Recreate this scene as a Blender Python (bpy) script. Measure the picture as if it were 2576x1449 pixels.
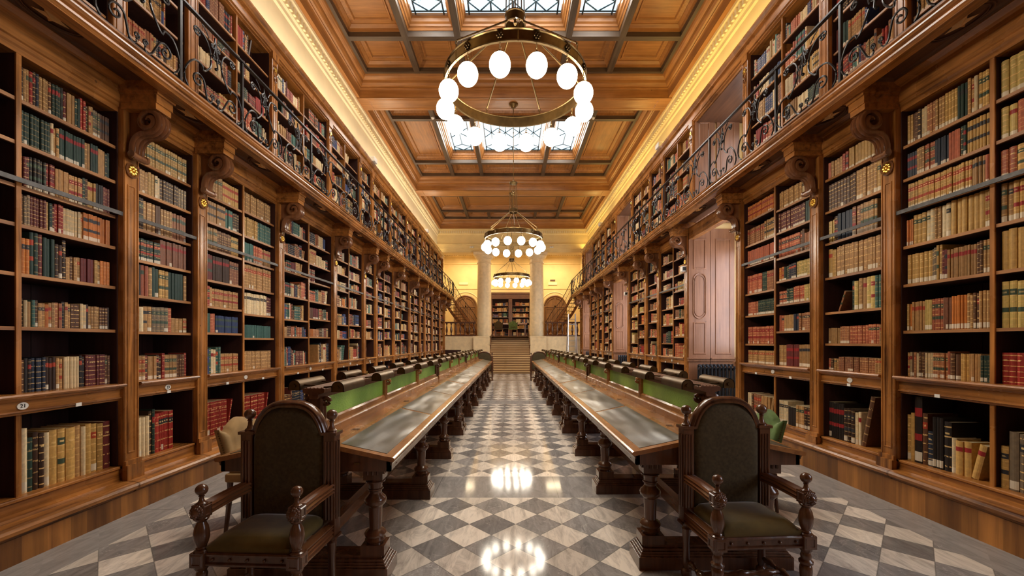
import bpy, bmesh, math, random
from mathutils import Vector, Matrix
R = random.Random(7)
PI = math.pi
scene = bpy.context.scene
for o in list(bpy.data.objects):
    bpy.data.objects.remove(o)

# ------------------------------------------------------------------ camera
cam_d = bpy.data.cameras.new('camera')
cam = bpy.data.objects.new('camera', cam_d)
scene.collection.objects.link(cam)
cam.location = (0, 0, 1.5)
cam.rotation_euler = (PI / 2, 0, 0)
cam_d.sensor_width = 36
cam_d.lens = 1050 / 2576 * 36
cam_d.shift_x = 2 / 2576
cam_d.shift_y = 137.5 / 2576
cam_d.clip_start = 0.05
scene.camera = cam

# ------------------------------------------------------------------ world, exposure
world = bpy.data.worlds.new('world')
scene.world = world
world.use_nodes = True
world.node_tree.nodes['Background'].inputs[0].default_value = (1.0, 0.93, 0.85, 1)
world.node_tree.nodes['Background'].inputs[1].default_value = 0.05
scene.view_settings.view_transform = 'Standard'
scene.view_settings.look = 'None'
scene.view_settings.gamma = 1
scene.view_settings.use_curve_mapping = False
scene.view_settings.exposure = 0.85
GLOBE_E = 24.0
SKY_E = 0.62
COVE_E = 12.0
WIN_E = 2.0

def area(name, loc, rot, sx, sy, power, col):
    l = bpy.data.lights.new(name, 'AREA')
    l.shape = 'RECTANGLE'; l.size = sx; l.size_y = sy
    l.energy = power; l.color = col
    o = bpy.data.objects.new(name, l)
    scene.collection.objects.link(o)
    o.location = loc; o.rotation_euler = rot
    return o
# cove strips on top of the upper bookcases, shining up at the ceiling (fluorescent battens of the room)
for k in range(4):
    y0 = 0.6 + k * 5.4
    area('cove_light', (-3.62, y0 + 2.5, 6.16), (PI, math.radians(-8), 0), 0.12, 4.8, COVE_E * .55, (1.0, 0.78, 0.42))
    area('cove_light', (3.76, y0 + 2.5, 6.38), (PI, math.radians(8), 0), 0.12, 4.8, COVE_E * 1.25, (1.0, 0.72, 0.22))
# daylight from the tall windows in the recesses on the window side
for y0, y1 in ((0.40, 2.28), (6.70, 8.53), (12.95, 14.78), (19.2, 21.03)):
    area('window_daylight', (4.66, (y0 + y1) / 2, 2.4), (0, PI / 2, 0), 2.0, y1 - y0 - .5, 19, (0.80, 0.84, 1.0))
    area('window_daylight', (4.66, (y0 + y1) / 2, 5.0), (0, PI / 2, 0), 1.6, y1 - y0 - .5, 4, (0.80, 0.84, 1.0))
# unseen area lights added to brighten the room beyond the columns
area('back_room_fill', (-2.2, 23.4, 6.55), (0, 0, 0), 1.4, 0.3, 75, (1.0, 0.80, 0.50))
area('back_room_fill', (2.3, 23.4, 6.55), (0, 0, 0), 1.4, 0.3, 75, (1.0, 0.80, 0.50))

# daylight falling through the skylight panes
for yc_ in (7.275, 13.41):
    for x_, w_, p_ in ((.04, 2.0, 125), (-1.67, .8, 45), (1.76, .8, 45)):
        area('skylight_daylight', (x_, yc_, 8.262), (0, 0, 0), w_, 2.1, p_, (1.0, .93, .83))

# ------------------------------------------------------------------ materials
def new_mat(name):
    m = bpy.data.materials.new(name); m.use_nodes = True
    nt = m.node_tree
    return m, nt, nt.nodes['Principled BSDF']
def setp(b, rough=.5, metal=0, spec=.5, coat=0):
    b.inputs['Roughness'].default_value = rough
    b.inputs['Metallic'].default_value = metal
    b.inputs['Specular IOR Level'].default_value = spec
    if coat:
        b.inputs['Coat Weight'].default_value = coat
        b.inputs['Coat Roughness'].default_value = .12
def N(nt, t, **kw):
    n = nt.nodes.new(t)
    for k, v in kw.items():
        if k.startswith('i_'):
            n.inputs[k[2:].replace('_', ' ')].default_value = v
        else:
            setattr(n, k, v)
    return n
def L(nt, a, b): nt.links.new(a, b)
def math_n(nt, op, a, b=None, c=None):
    n = nt.nodes.new('ShaderNodeMath'); n.operation = op
    for i, v in enumerate((a, b, c)):
        if v is None: continue
        if isinstance(v, (int, float)): n.inputs[i].default_value = v
        else: nt.links.new(v, n.inputs[i])
    return n.outputs[0]
def mixc(nt, fac, a, b, mode='MIX'):
    n = nt.nodes.new('ShaderNodeMix'); n.data_type = 'RGBA'; n.blend_type = mode
    for s, v in ((n.inputs[0], fac), (n.inputs[6], a), (n.inputs[7], b)):
        if isinstance(v, (int, float)): s.default_value = v
        elif isinstance(v, tuple): s.default_value = (*v[:3], 1)
        else: nt.links.new(v, s)
    return n.outputs[2]
def wood(name, c1, c2, axis='z', rough=.32, scale=1.0, spec=.5, coat=0, contrast=1.0, knots=True):
    """grain stretched along one axis, with wear"""
    m, nt, b = new_mat(name)
    tc = N(nt, 'ShaderNodeTexCoord')
    mp = N(nt, 'ShaderNodeMapping')
    s = {'x': (1.2, 22, 22), 'y': (22, 1.2, 22), 'z': (22, 22, 1.2)}[axis]
    mp.inputs['Scale'].default_value = tuple(v * scale for v in s)
    L(nt, tc.outputs['Object'], mp.inputs[0])
    n1 = N(nt, 'ShaderNodeTexNoise'); n1.inputs['Scale'].default_value = 1.0; n1.inputs['Detail'].default_value = 6; n1.inputs['Roughness'].default_value = .62; n1.inputs['Distortion'].default_value = .35
    L(nt, mp.outputs[0], n1.inputs['Vector'])
    n2 = N(nt, 'ShaderNodeTexNoise'); n2.inputs['Scale'].default_value = 2.3 * scale; n2.inputs['Detail'].default_value = 4
    L(nt, tc.outputs['Object'], n2.inputs['Vector'])
    cr = N(nt, 'ShaderNodeValToRGB')
    cr.color_ramp.elements[0].position = .5 - .22 / contrast; cr.color_ramp.elements[0].color = (*c2, 1)
    cr.color_ramp.elements[1].position = .5 + .18 / contrast; cr.color_ramp.elements[1].color = (*c1, 1)
    mixed = math_n(nt, 'ADD', math_n(nt, 'MULTIPLY', n1.outputs[0], .65), math_n(nt, 'MULTIPLY', n2.outputs[0], .35))
    L(nt, mixed, cr.inputs[0])
    col = cr.outputs[0]
    if knots:
        v = N(nt, 'ShaderNodeTexVoronoi'); v.inputs['Scale'].default_value = 3.2
        L(nt, tc.outputs['Object'], v.inputs['Vector'])
        k = math_n(nt, 'LESS_THAN', v.outputs['Distance'], .035)
        col = mixc(nt, math_n(nt, 'MULTIPLY', k, .6), col, tuple(x * .3 for x in c2))
    L(nt, col, b.inputs['Base Color'])
    setp(b, rough, 0, spec, coat)
    rr = math_n(nt, 'ADD', math_n(nt, 'MULTIPLY', n2.outputs[0], .25), rough - .12)
    L(nt, rr, b.inputs['Roughness'])
    bp = N(nt, 'ShaderNodeBump'); bp.inputs['Strength'].default_value = .12; bp.inputs['Distance'].default_value = .01
    L(nt, n1.outputs[0], bp.inputs['Height']); L(nt, bp.outputs[0], b.inputs['Normal'])
    return m
def plain(name, c, rough=.5, metal=0, var=.12, scale=6, spec=.5, bump=0, coat=0):
    m, nt, b = new_mat(name)
    tc = N(nt, 'ShaderNodeTexCoord')
    n = N(nt, 'ShaderNodeTexNoise'); n.inputs['Scale'].default_value = scale; n.inputs['Detail'].default_value = 5
    L(nt, tc.outputs['Object'], n.inputs['Vector'])
    lo = tuple(x * (1 - var) for x in c); hi = tuple(min(1, x * (1 + var)) for x in c)
    cr = N(nt, 'ShaderNodeValToRGB')
    cr.color_ramp.elements[0].position = .3; cr.color_ramp.elements[0].color = (*lo, 1)
    cr.color_ramp.elements[1].position = .7; cr.color_ramp.elements[1].color = (*hi, 1)
    L(nt, n.outputs[0], cr.inputs[0]); L(nt, cr.outputs[0], b.inputs['Base Color'])
    setp(b, rough, metal, spec, coat)
    if bump:
        bp = N(nt, 'ShaderNodeBump'); bp.inputs['Strength'].default_value = bump; bp.inputs['Distance'].default_value = .01
        L(nt, n.outputs[0], bp.inputs['Height']); L(nt, bp.outputs[0], b.inputs['Normal'])
    return m
def veneer(name, c1, c2, c3):
    m = wood(name, c1, c2, 'z', .30, scale=.45, contrast=1.2, knots=False)
    nt = m.node_tree; b = nt.nodes['Principled BSDF']
    src = b.inputs['Base Color'].links[0].from_socket
    tc = N(nt, 'ShaderNodeTexCoord'); s = N(nt, 'ShaderNodeSeparateXYZ'); L(nt, tc.outputs['Object'], s.inputs[0])
    j = N(nt, 'ShaderNodeTexNoise'); j.inputs['Scale'].default_value = 1.3; L(nt, tc.outputs['Object'], j.inputs['Vector'])
    idx = math_n(nt, 'FLOOR', math_n(nt, 'ADD', math_n(nt, 'MULTIPLY', s.outputs[1], 8.3), math_n(nt, 'MULTIPLY', math_n(nt, 'SINE', math_n(nt, 'MULTIPLY', s.outputs[1], 7.3)), .35)))
    wn = N(nt, 'ShaderNodeTexWhiteNoise'); wn.noise_dimensions = '1D'; L(nt, idx, wn.inputs['W'])
    bl = N(nt, 'ShaderNodeTexNoise'); bl.inputs['Scale'].default_value = 7; bl.inputs['Detail'].default_value = 5; bl.inputs['Distortion'].default_value = 1.5; L(nt, tc.outputs['Object'], bl.inputs['Vector'])
    f = math_n(nt, 'MULTIPLY', math_n(nt, 'FRACT', math_n(nt, 'MULTIPLY', wn.outputs['Value'], 7.7)), .6)
    c = mixc(nt, f, src, mixc(nt, bl.outputs[0], c3, tuple(x * 1.6 for x in c2)))
    hs = N(nt, 'ShaderNodeHueSaturation'); L(nt, c, hs.inputs['Color']); L(nt, math_n(nt, 'ADD', math_n(nt, 'MULTIPLY', wn.outputs['Value'], .8), .6), hs.inputs['Value'])
    L(nt, hs.outputs[0], b.inputs['Base Color'])
    return m
def emis(name, c, s):
    m, nt, b = new_mat(name)
    b.inputs['Base Color'].default_value = (*c, 1)
    b.inputs['Emission Color'].default_value = (*c, 1)
    b.inputs['Emission Strength'].default_value = s
    return m

M = {}
WA, WB = (0.52, 0.205, 0.045), (0.070, 0.022, 0.007)
M['case_z'] = wood('walnut_upright', WA, WB, 'z', .27, contrast=1.25)
M['case_y'] = wood('walnut_lengthwise', WA, WB, 'y', .27, contrast=1.25)
M['case_x'] = wood('walnut_crosswise', WA, WB, 'x', .34)
M['case_in'] = wood('case_interior_shaded', (0.055, 0.020, 0.015), (0.022, 0.008, 0.007), 'z', .6, spec=.2)  # maroon interior wood, with the shade inside the cases put into its colour
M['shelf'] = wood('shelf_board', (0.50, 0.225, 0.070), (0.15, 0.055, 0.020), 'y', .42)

M['carve'] = wood('carved_walnut', (0.30, 0.125, 0.050), (0.10, 0.038, 0.018), 'z', .22, coat=.6, knots=False)
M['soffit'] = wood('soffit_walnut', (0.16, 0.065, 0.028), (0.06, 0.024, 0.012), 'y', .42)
M['dark'] = wood('dark_mahogany', (0.15, 0.060, 0.026), (0.040, 0.014, 0.007), 'z', .22, coat=.3, knots=False)
M['dark_y'] = wood('dark_mahogany_lengthwise', (0.22, 0.088, 0.034), (0.06, 0.022, 0.010), 'y', .2, coat=.35, knots=False)
M['cap'] = wood('divider_cap_wood', (0.20, 0.085, 0.035), (0.07, 0.028, 0.012), 'y', .55, spec=.25, knots=False)
M['top_y'] = wood('table_top_wood', (0.42, 0.185, 0.055), (0.17, 0.06, 0.018), 'y', .26, coat=.25, knots=False)
M['oak_y'] = wood('ceiling_pine_lengthwise', (0.47, 0.205, 0.055), (0.20, 0.075, 0.018), 'y', .36)
M['oak_x'] = wood('ceiling_pine_crosswise', (0.47, 0.205, 0.055), (0.20, 0.075, 0.018), 'x', .36)
M['grid_y'] = wood('ceiling_dark_beam_lengthwise', (0.125, 0.080, 0.045), (0.035, 0.022, 0.014), 'y', .45)
M['grid_x'] = wood('ceiling_dark_beam_crosswise', (0.125, 0.078, 0.042), (0.035, 0.021, 0.013), 'x', .45)
M['jamb'] = wood('pale_panelling', (0.33, 0.155, 0.08), (0.15, 0.063, 0.03), 'z', .34)
M['door'] = wood('door_oak', (0.30, 0.15, 0.055), (0.13, 0.06, 0.022), 'z', .4)
M['plaster'] = plain('yellow_plaster', (0.80, 0.62, 0.30), .75, var=.07, scale=2.2)
M['plaster_w'] = plain('cream_plaster', (0.84, 0.72, 0.46), .6, var=.05, scale=3)
M['stone'] = plain('cream_stone', (0.80, 0.63, 0.38), .45, var=.10, scale=7, bump=.05)
M['veneer'] = veneer('burr_veneer', (0.50, 0.21, 0.05), (0.10, 0.035, 0.012), (0.05, 0.018, 0.008))
M['step'] = wood('travertine_step', (0.86, 0.64, 0.34), (0.50, 0.31, 0.13), 'x', .3, scale=.5, knots=False)
M['brass'] = plain('aged_brass', (0.19, 0.125, 0.052), .34, 1.0, .25, 12)
M['brass_d'] = plain('dark_brass', (0.11, 0.070, 0.032), .42, 1.0, .3, 10)
M['riser'] = wood('travertine_riser_shaded', (0.34, 0.20, 0.085), (0.18, 0.10, 0.04), 'x', .5, scale=.3, knots=False)  # stone darkened so the risers carry the shade under the nosings
M['gold'] = plain('gilding', (0.95, 0.60, 0.13), .28, 1.0, .15, 30)
M['iron'] = plain('wrought_iron', (0.035, 0.034, 0.036), .35, .6, .2, 20)
M['rail_steel'] = plain('grey_steel', (0.085, 0.083, 0.083), .5, .5, .3, 25)
M['radiator'] = plain('dark_radiator_paint', (0.025, 0.032, 0.045), .3, .3, .2, 10)
M['white'] = plain('white_enamel', (0.80, 0.78, 0.72), .4, var=.04)
M['ink'] = plain('black_ink', (0.01, 0.01, 0.01), .6)
M['alu'] = plain('aluminium', (0.62, 0.63, 0.66), .3, .9, .1)
M['lead'] = plain('lead_came', (0.04, 0.07, 0.09), .5, .5)
M['globe'] = emis('opal_globe_lit', (1.0, 0.90, 0.74), GLOBE_E)
M['tube'] = emis('fluorescent_tube', (1.0, 0.93, 0.80), 9.0)
M['plate'] = plain('brown_sign', (0.12, 0.06, 0.03), .5)
M['velvet'] = plain('olive_velvet', (0.115, 0.082, 0.022), .82, var=.3, scale=9, spec=.2)
M['velvet_b'] = plain('brown_green_velvet', (0.070, 0.052, 0.024), .85, var=.25, scale=60, spec=.15)
M['beige'] = plain('beige_velvet', (0.36, 0.23, 0.10), .8, var=.25, scale=8, spec=.2)
M['green_v'] = plain('green_velvet', (0.10, 0.16, 0.045), .75, var=.45, scale=9, spec=.3)
for k in ('velvet', 'velvet_b', 'beige', 'green_v'):
    b = M[k].node_tree.nodes['Principled BSDF']
    b.inputs['Sheen Weight'].default_value = .35
    b.inputs['Sheen Roughness'].default_value = .4

def glass_sky(name, c, s):
    m, nt, b = new_mat(name)
    tc = N(nt, 'ShaderNodeTexCoord')
    n = N(nt, 'ShaderNodeTexNoise'); n.inputs['Scale'].default_value = 9; n.inputs['Detail'].default_value = 6; n.inputs['Roughness'].default_value = .75
    L(nt, tc.outputs['Object'], n.inputs['Vector'])
    cr = N(nt, 'ShaderNodeValToRGB')
    cr.color_ramp.elements[0].position = .28; cr.color_ramp.elements[0].color = (.20, .22, .22, 1)
    cr.color_ramp.elements[1].position = .40; cr.color_ramp.elements[1].color = (*c, 1)
    L(nt, n.outputs[0], cr.inputs[0])
    L(nt, cr.outputs[0], b.inputs['Base Color']); L(nt, cr.outputs[0], b.inputs['Emission Color'])
    b.inputs['Emission Strength'].default_value = s
    setp(b, .15)
    return m
M['skyglass'] = glass_sky('skylight_glass', (.66, .86, 1.0), SKY_E)
M['winglass'] = emis('window_daylight_glass', (.80, .88, 1.0), WIN_E)

def leather_top():
    m, nt, b = new_mat('desk_leather')
    tc = N(nt, 'ShaderNodeTexCoord')
    n = N(nt, 'ShaderNodeTexNoise'); n.inputs['Scale'].default_value = 5; n.inputs['Detail'].default_value = 7; n.inputs['Roughness'].default_value = .65; n.inputs['Distortion'].default_value = .6
    L(nt, tc.outputs['Object'], n.inputs['Vector'])
    cr = N(nt, 'ShaderNodeValToRGB')
    cr.color_ramp.elements[0].position = .35; cr.color_ramp.elements[0].color = (.040, .034, .018, 1)
    cr.color_ramp.elements[1].position = .70; cr.color_ramp.elements[1].color = (.065, .054, .028, 1)
    L(nt, n.outputs[0], cr.inputs[0]); L(nt, cr.outputs[0], b.inputs['Base Color'])
    setp(b, .2, 0, 1.0)
    b.inputs['Coat Weight'].default_value = .45
    b.inputs['Coat Roughness'].default_value = .3
    L(nt, math_n(nt, 'ADD', math_n(nt, 'MULTIPLY', n.outputs[0], .16), .28), b.inputs['Roughness'])
    n2 = N(nt, 'ShaderNodeTexNoise'); n2.inputs['Scale'].default_value = 45; n2.inputs['Detail'].default_value = 3
    L(nt, tc.outputs['Object'], n2.inputs['Vector'])
    n4 = N(nt, 'ShaderNodeTexNoise'); n4.inputs['Scale'].default_value = 1; n4.inputs['Detail'].default_value = 1; n4.inputs['Roughness'].default_value = .45
    m4 = N(nt, 'ShaderNodeMapping'); m4.inputs['Scale'].default_value = (5.5, 1.5, 1); L(nt, tc.outputs['Object'], m4.inputs[0]); L(nt, m4.outputs[0], n4.inputs['Vector'])
    b2 = N(nt, 'ShaderNodeBump'); b2.inputs['Strength'].default_value = 1.0; b2.inputs['Distance'].default_value = .06
    L(nt, n4.outputs[0], b2.inputs['Height'])
    bp = N(nt, 'ShaderNodeBump'); L(nt, b2.outputs[0], bp.inputs['Normal']); bp.inputs['Strength'].default_value = .12; bp.inputs['Distance'].default_value = .004
    L(nt, n2.outputs[0], bp.inputs['Height']); L(nt, bp.outputs[0], b.inputs['Normal'])
    return m
M['desk_leather'] = leather_top()
def green_leather():
    m, nt, b = new_mat('green_panel_leather')
    tc = N(nt, 'ShaderNodeTexCoord')
    n = N(nt, 'ShaderNodeTexNoise'); n.inputs['Scale'].default_value = 2.2; n.inputs['Detail'].default_value = 5
    L(nt, tc.outputs['Object'], n.inputs['Vector'])
    cr = N(nt, 'ShaderNodeValToRGB')
    cr.color_ramp.elements[0].position = .35; cr.color_ramp.elements[0].color = (.14, .33, .04, 1)
    cr.color_ramp.elements[1].position = .68; cr.color_ramp.elements[1].color = (.36, .62, .11, 1)
    L(nt, n.outputs[0], cr.inputs[0]); L(nt, cr.outputs[0], b.inputs['Base Color'])
    setp(b, .38)
    v = N(nt, 'ShaderNodeTexVoronoi'); v.inputs['Scale'].default_value = 85
    L(nt, tc.outputs['Object'], v.inputs['Vector'])
    bp = N(nt, 'ShaderNodeBump'); bp.inputs['Strength'].default_value = .5; bp.inputs['Distance'].default_value = .004
    L(nt, v.outputs['Distance'], bp.inputs['Height']); L(nt, bp.outputs[0], b.inputs['Normal'])
    return m
M['green'] = green_leather()

def floor_mat():
    m, nt, b = new_mat('marble_checker')
    tc = N(nt, 'ShaderNodeTexCoord')
    sx = N(nt, 'ShaderNodeSeparateXYZ'); L(nt, tc.outputs['Object'], sx.inputs[0])
    X, Y = sx.outputs[0], sx.outputs[1]
    W = .382
    # period of the plain cross bands along the room
    yy = math_n(nt, 'SUBTRACT', Y, 4.04)
    per = 6.15
    ym = math_n(nt, 'WRAP', yy, per, 0.0)          # 0..6.15, band while < .64
    band = math_n(nt, 'LESS_THAN', ym, .64)
    u = math_n(nt, 'DIVIDE', math_n(nt, 'SUBTRACT', X, .227), W)
    # vertices meet the near side of the band: band starts at ym=6.15
    v = math_n(nt, 'DIVIDE', math_n(nt, 'SUBTRACT', ym, per - .3936 / 2), .3936)
    a = math_n(nt, 'ADD', u, v); c = math_n(nt, 'SUBTRACT', u, v)
    fa = math_n(nt, 'FLOOR', math_n(nt, 'ADD', a, .5)); fc = math_n(nt, 'FLOOR', math_n(nt, 'ADD', c, .5))
    par = math_n(nt, 'ABSOLUTE', math_n(nt, 'MODULO', math_n(nt, 'ADD', fa, fc), 2.0))
    light = math_n(nt, 'GREATER_THAN', par, .5)
    # joints
    def joint(t, w=.012):
        fr = math_n(nt, 'FRACT', math_n(nt, 'ADD', t, 100.5))
        return math_n(nt, 'LESS_THAN', math_n(nt, 'MINIMUM', fr, math_n(nt, 'SUBTRACT', 1.0, fr)), w)
    jt = math_n(nt, 'MAXIMUM', joint(a), joint(c))
    # per-tile random
    cmb = N(nt, 'ShaderNodeCombineXYZ'); L(nt, fa, cmb.inputs[0]); L(nt, fc, cmb.inputs[1])
    wn = N(nt, 'ShaderNodeTexWhiteNoise'); wn.noise_dimensions = '3D'
    L(nt, math_n(nt, 'FLOOR', math_n(nt, 'DIVIDE', yy, per)), cmb.inputs[2]); L(nt, cmb.outputs[0], wn.inputs['Vector'])
    # border along the cases
    bord = math_n(nt, 'MAXIMUM', math_n(nt, 'LESS_THAN', X, -2.99), math_n(nt, 'GREATER_THAN', X, 3.19))
    plainz = math_n(nt, 'MAXIMUM', bord, band)
    # veins
    off = N(nt, 'ShaderNodeVectorMath'); off.operation = 'SCALE'; L(nt, wn.outputs['Color'], off.inputs[0]); off.inputs['Scale'].default_value = 30
    add = N(nt, 'ShaderNodeVectorMath'); add.operation = 'ADD'; L(nt, tc.outputs['Object'], add.inputs[0]); L(nt, off.outputs[0], add.inputs[1])
    rot = N(nt, 'ShaderNodeMapping'); rot.inputs['Rotation'].default_value = (0, 0, .7); rot.inputs['Scale'].default_value = (9, 2.2, 1)
    L(nt, add.outputs[0], rot.inputs[0])
    n1 = N(nt, 'ShaderNodeTexNoise'); n1.inputs['Scale'].default_value = 1.2; n1.inputs['Detail'].default_value = 8; n1.inputs['Roughness'].default_value = .7; n1.inputs['Distortion'].default_value = 1.2
    L(nt, rot.outputs[0], n1.inputs['Vector'])
    cl = N(nt, 'ShaderNodeValToRGB'); e = cl.color_ramp.elements
    e[0].position = .30; e[0].color = (.38, .33, .285, 1); e[1].position = .56; e[1].color = (.72, .64, .55, 1)
    L(nt, n1.outputs[0], cl.inputs[0])
    cd = N(nt, 'ShaderNodeValToRGB'); e = cd.color_ramp.elements
    e[0].position = .30; e[0].color = (.16, .145, .14, 1); e[1].position = .70; e[1].color = (.33, .305, .285, 1)
    L(nt, n1.outputs[0], cd.inputs[0])
    cb = N(nt, 'ShaderNodeValToRGB'); e = cb.color_ramp.elements
    e[0].position = .30; e[0].color = (.22, .20, .19, 1); e[1].position = .70; e[1].color = (.36, .335, .315, 1)
    L(nt, n1.outputs[0], cb.inputs[0])
    # thin white veins on dark
    nv = N(nt, 'ShaderNodeTexNoise'); nv.inputs['Scale'].default_value = 3.0; nv.inputs['Detail'].default_value = 5; nv.inputs['Distortion'].default_value = 2.0
    L(nt, add.outputs[0], nv.inputs['Vector'])
    vein = math_n(nt, 'LESS_THAN', math_n(nt, 'ABSOLUTE', math_n(nt, 'SUBTRACT', nv.outputs[0], .5)), .006)
    dark = mixc(nt, math_n(nt, 'MULTIPLY', vein, .35), cd.outputs[0], (.5, .46, .42))
    col = mixc(nt, light, dark, cl.outputs[0])
    bright = math_n(nt, 'ADD', math_n(nt, 'MULTIPLY', wn.outputs['Value'], .45), .78)
    hs = N(nt, 'ShaderNodeHueSaturation'); L(nt, col, hs.inputs['Color']); L(nt, bright, hs.inputs['Value'])
    col = mixc(nt, math_n(nt, 'MULTIPLY', jt, .55), hs.outputs[0], (.10, .09, .08))
    # slab joints in band / border
    sj = math_n(nt, 'MAXIMUM',
        math_n(nt, 'MULTIPLY', band, joint(math_n(nt, 'DIVIDE', math_n(nt, 'ADD', X, .15), 1.22), .003)),
        math_n(nt, 'MULTIPLY', bord, joint(math_n(nt, 'DIVIDE', Y, 1.5), .003)))
    pc = mixc(nt, math_n(nt, 'MULTIPLY', sj, .6), cb.outputs[0], (.09, .08, .075))
    col = mixc(nt, plainz, col, pc)
    L(nt, col, b.inputs['Base Color'])
    setp(b, .12, 0, .14)
    n3 = N(nt, 'ShaderNodeTexNoise'); n3.inputs['Scale'].default_value = 1.5; n3.inputs['Detail'].default_value = 4
    L(nt, tc.outputs['Object'], n3.inputs['Vector'])
    L(nt, math_n(nt, 'ADD', math_n(nt, 'MULTIPLY', n3.outputs[0], .05), .06), b.inputs['Roughness'])
    return m
M['floor'] = floor_mat()

def book_mat():
    m, nt, b = new_mat('book_binding')
    uv = N(nt, 'ShaderNodeUVMap'); uv.uv_map = 'UVMap'
    s = N(nt, 'ShaderNodeSeparateXYZ'); L(nt, uv.outputs[0], s.inputs[0])
    U, V = s.outputs[0], s.outputs[1]
    col = N(nt, 'ShaderNodeAttribute'); col.attribute_name = 'cover'
    lab = N(nt, 'ShaderNodeAttribute'); lab.attribute_name = 'patch'
    sty = N(nt, 'ShaderNodeAttribute'); sty.attribute_name = 'style'
    ss = N(nt, 'ShaderNodeSeparateColor'); L(nt, sty.outputs['Color'], ss.inputs[0])
    gilt, patch, stick = ss.outputs[0], ss.outputs[1], ss.outputs[2]
    nb = sty.outputs['Alpha']
    onsp = math_n(nt, 'GREATER_THAN', V, 0.0)
    tc = N(nt, 'ShaderNodeTexCoord')
    n = N(nt, 'ShaderNodeTexNoise'); n.inputs['Scale'].default_value = 38; n.inputs['Detail'].default_value = 4
    L(nt, tc.outputs['Object'], n.inputs['Vector'])
    base = mixc(nt, 1.0, col.outputs['Color'], mixc(nt, n.outputs[0], (.55, .55, .55), (1.35, 1.3, 1.2)), 'MULTIPLY')
    # bands: nb of them
    t = math_n(nt, 'FRACT', math_n(nt, 'MULTIPLY', V, nb))
    line = math_n(nt, 'LESS_THAN', math_n(nt, 'ABSOLUTE', math_n(nt, 'SUBTRACT', t, .5)), .07)
    tex = math_n(nt, 'GREATER_THAN', n.outputs[0], .42)
    gl = math_n(nt, 'MULTIPLY', math_n(nt, 'MULTIPLY', line, tex), gilt)
    c1 = mixc(nt, gl, base, (.80, .52, .20))
    p1 = math_n(nt, 'MULTIPLY', math_n(nt, 'GREATER_THAN', V, .70), math_n(nt, 'LESS_THAN', V, .83))
    p2 = math_n(nt, 'MULTIPLY', math_n(nt, 'GREATER_THAN', V, .34), math_n(nt, 'LESS_THAN', V, .44))
    pp = math_n(nt, 'MULTIPLY', math_n(nt, 'MAXIMUM', p1, math_n(nt, 'MULTIPLY', p2, math_n(nt, 'GREATER_THAN', patch, .7))), math_n(nt, 'GREATER_THAN', patch, .2))
    c2 = mixc(nt, pp, c1, lab.outputs['Color'])
    # little gilt title on patch zone
    tl = math_n(nt, 'MULTIPLY', math_n(nt, 'LESS_THAN', math_n(nt, 'ABSOLUTE', math_n(nt, 'SUBTRACT', V, .765)), .018), math_n(nt, 'LESS_THAN', math_n(nt, 'ABSOLUTE', math_n(nt, 'SUBTRACT', U, .5)), .3))
    c2 = mixc(nt, math_n(nt, 'MULTIPLY', math_n(nt, 'MULTIPLY', tl, tex), math_n(nt, 'MULTIPLY', gilt, .9)), c2, (.85, .6, .25))
    sk = math_n(nt, 'MULTIPLY', math_n(nt, 'MULTIPLY', math_n(nt, 'LESS_THAN', V, .17), math_n(nt, 'GREATER_THAN', V, .03)), stick)
    c3 = mixc(nt, math_n(nt, 'MULTIPLY', sk, .85), c2, (.78, .70, .55))
    fin = mixc(nt, onsp, base, c3)
    L(nt, fin, b.inputs['Base Color'])
    setp(b, .45, 0, .4)
    bp = N(nt, 'ShaderNodeBump'); bp.inputs['Strength'].default_value = .35; bp.inputs['Distance'].default_value = .004
    hh = math_n(nt, 'ADD', math_n(nt, 'MULTIPLY', n.outputs[0], .3), math_n(nt, 'MULTIPLY', math_n(nt, 'MULTIPLY', line, onsp), math_n(nt, 'ADD', gilt, .2)))
    L(nt, hh, bp.inputs['Height']); L(nt, bp.outputs[0], b.inputs['Normal'])
    return m
M['book'] = book_mat()
M['pages'] = plain('book_pages', (0.50, 0.40, 0.24), .8, var=.2, scale=60)

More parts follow.
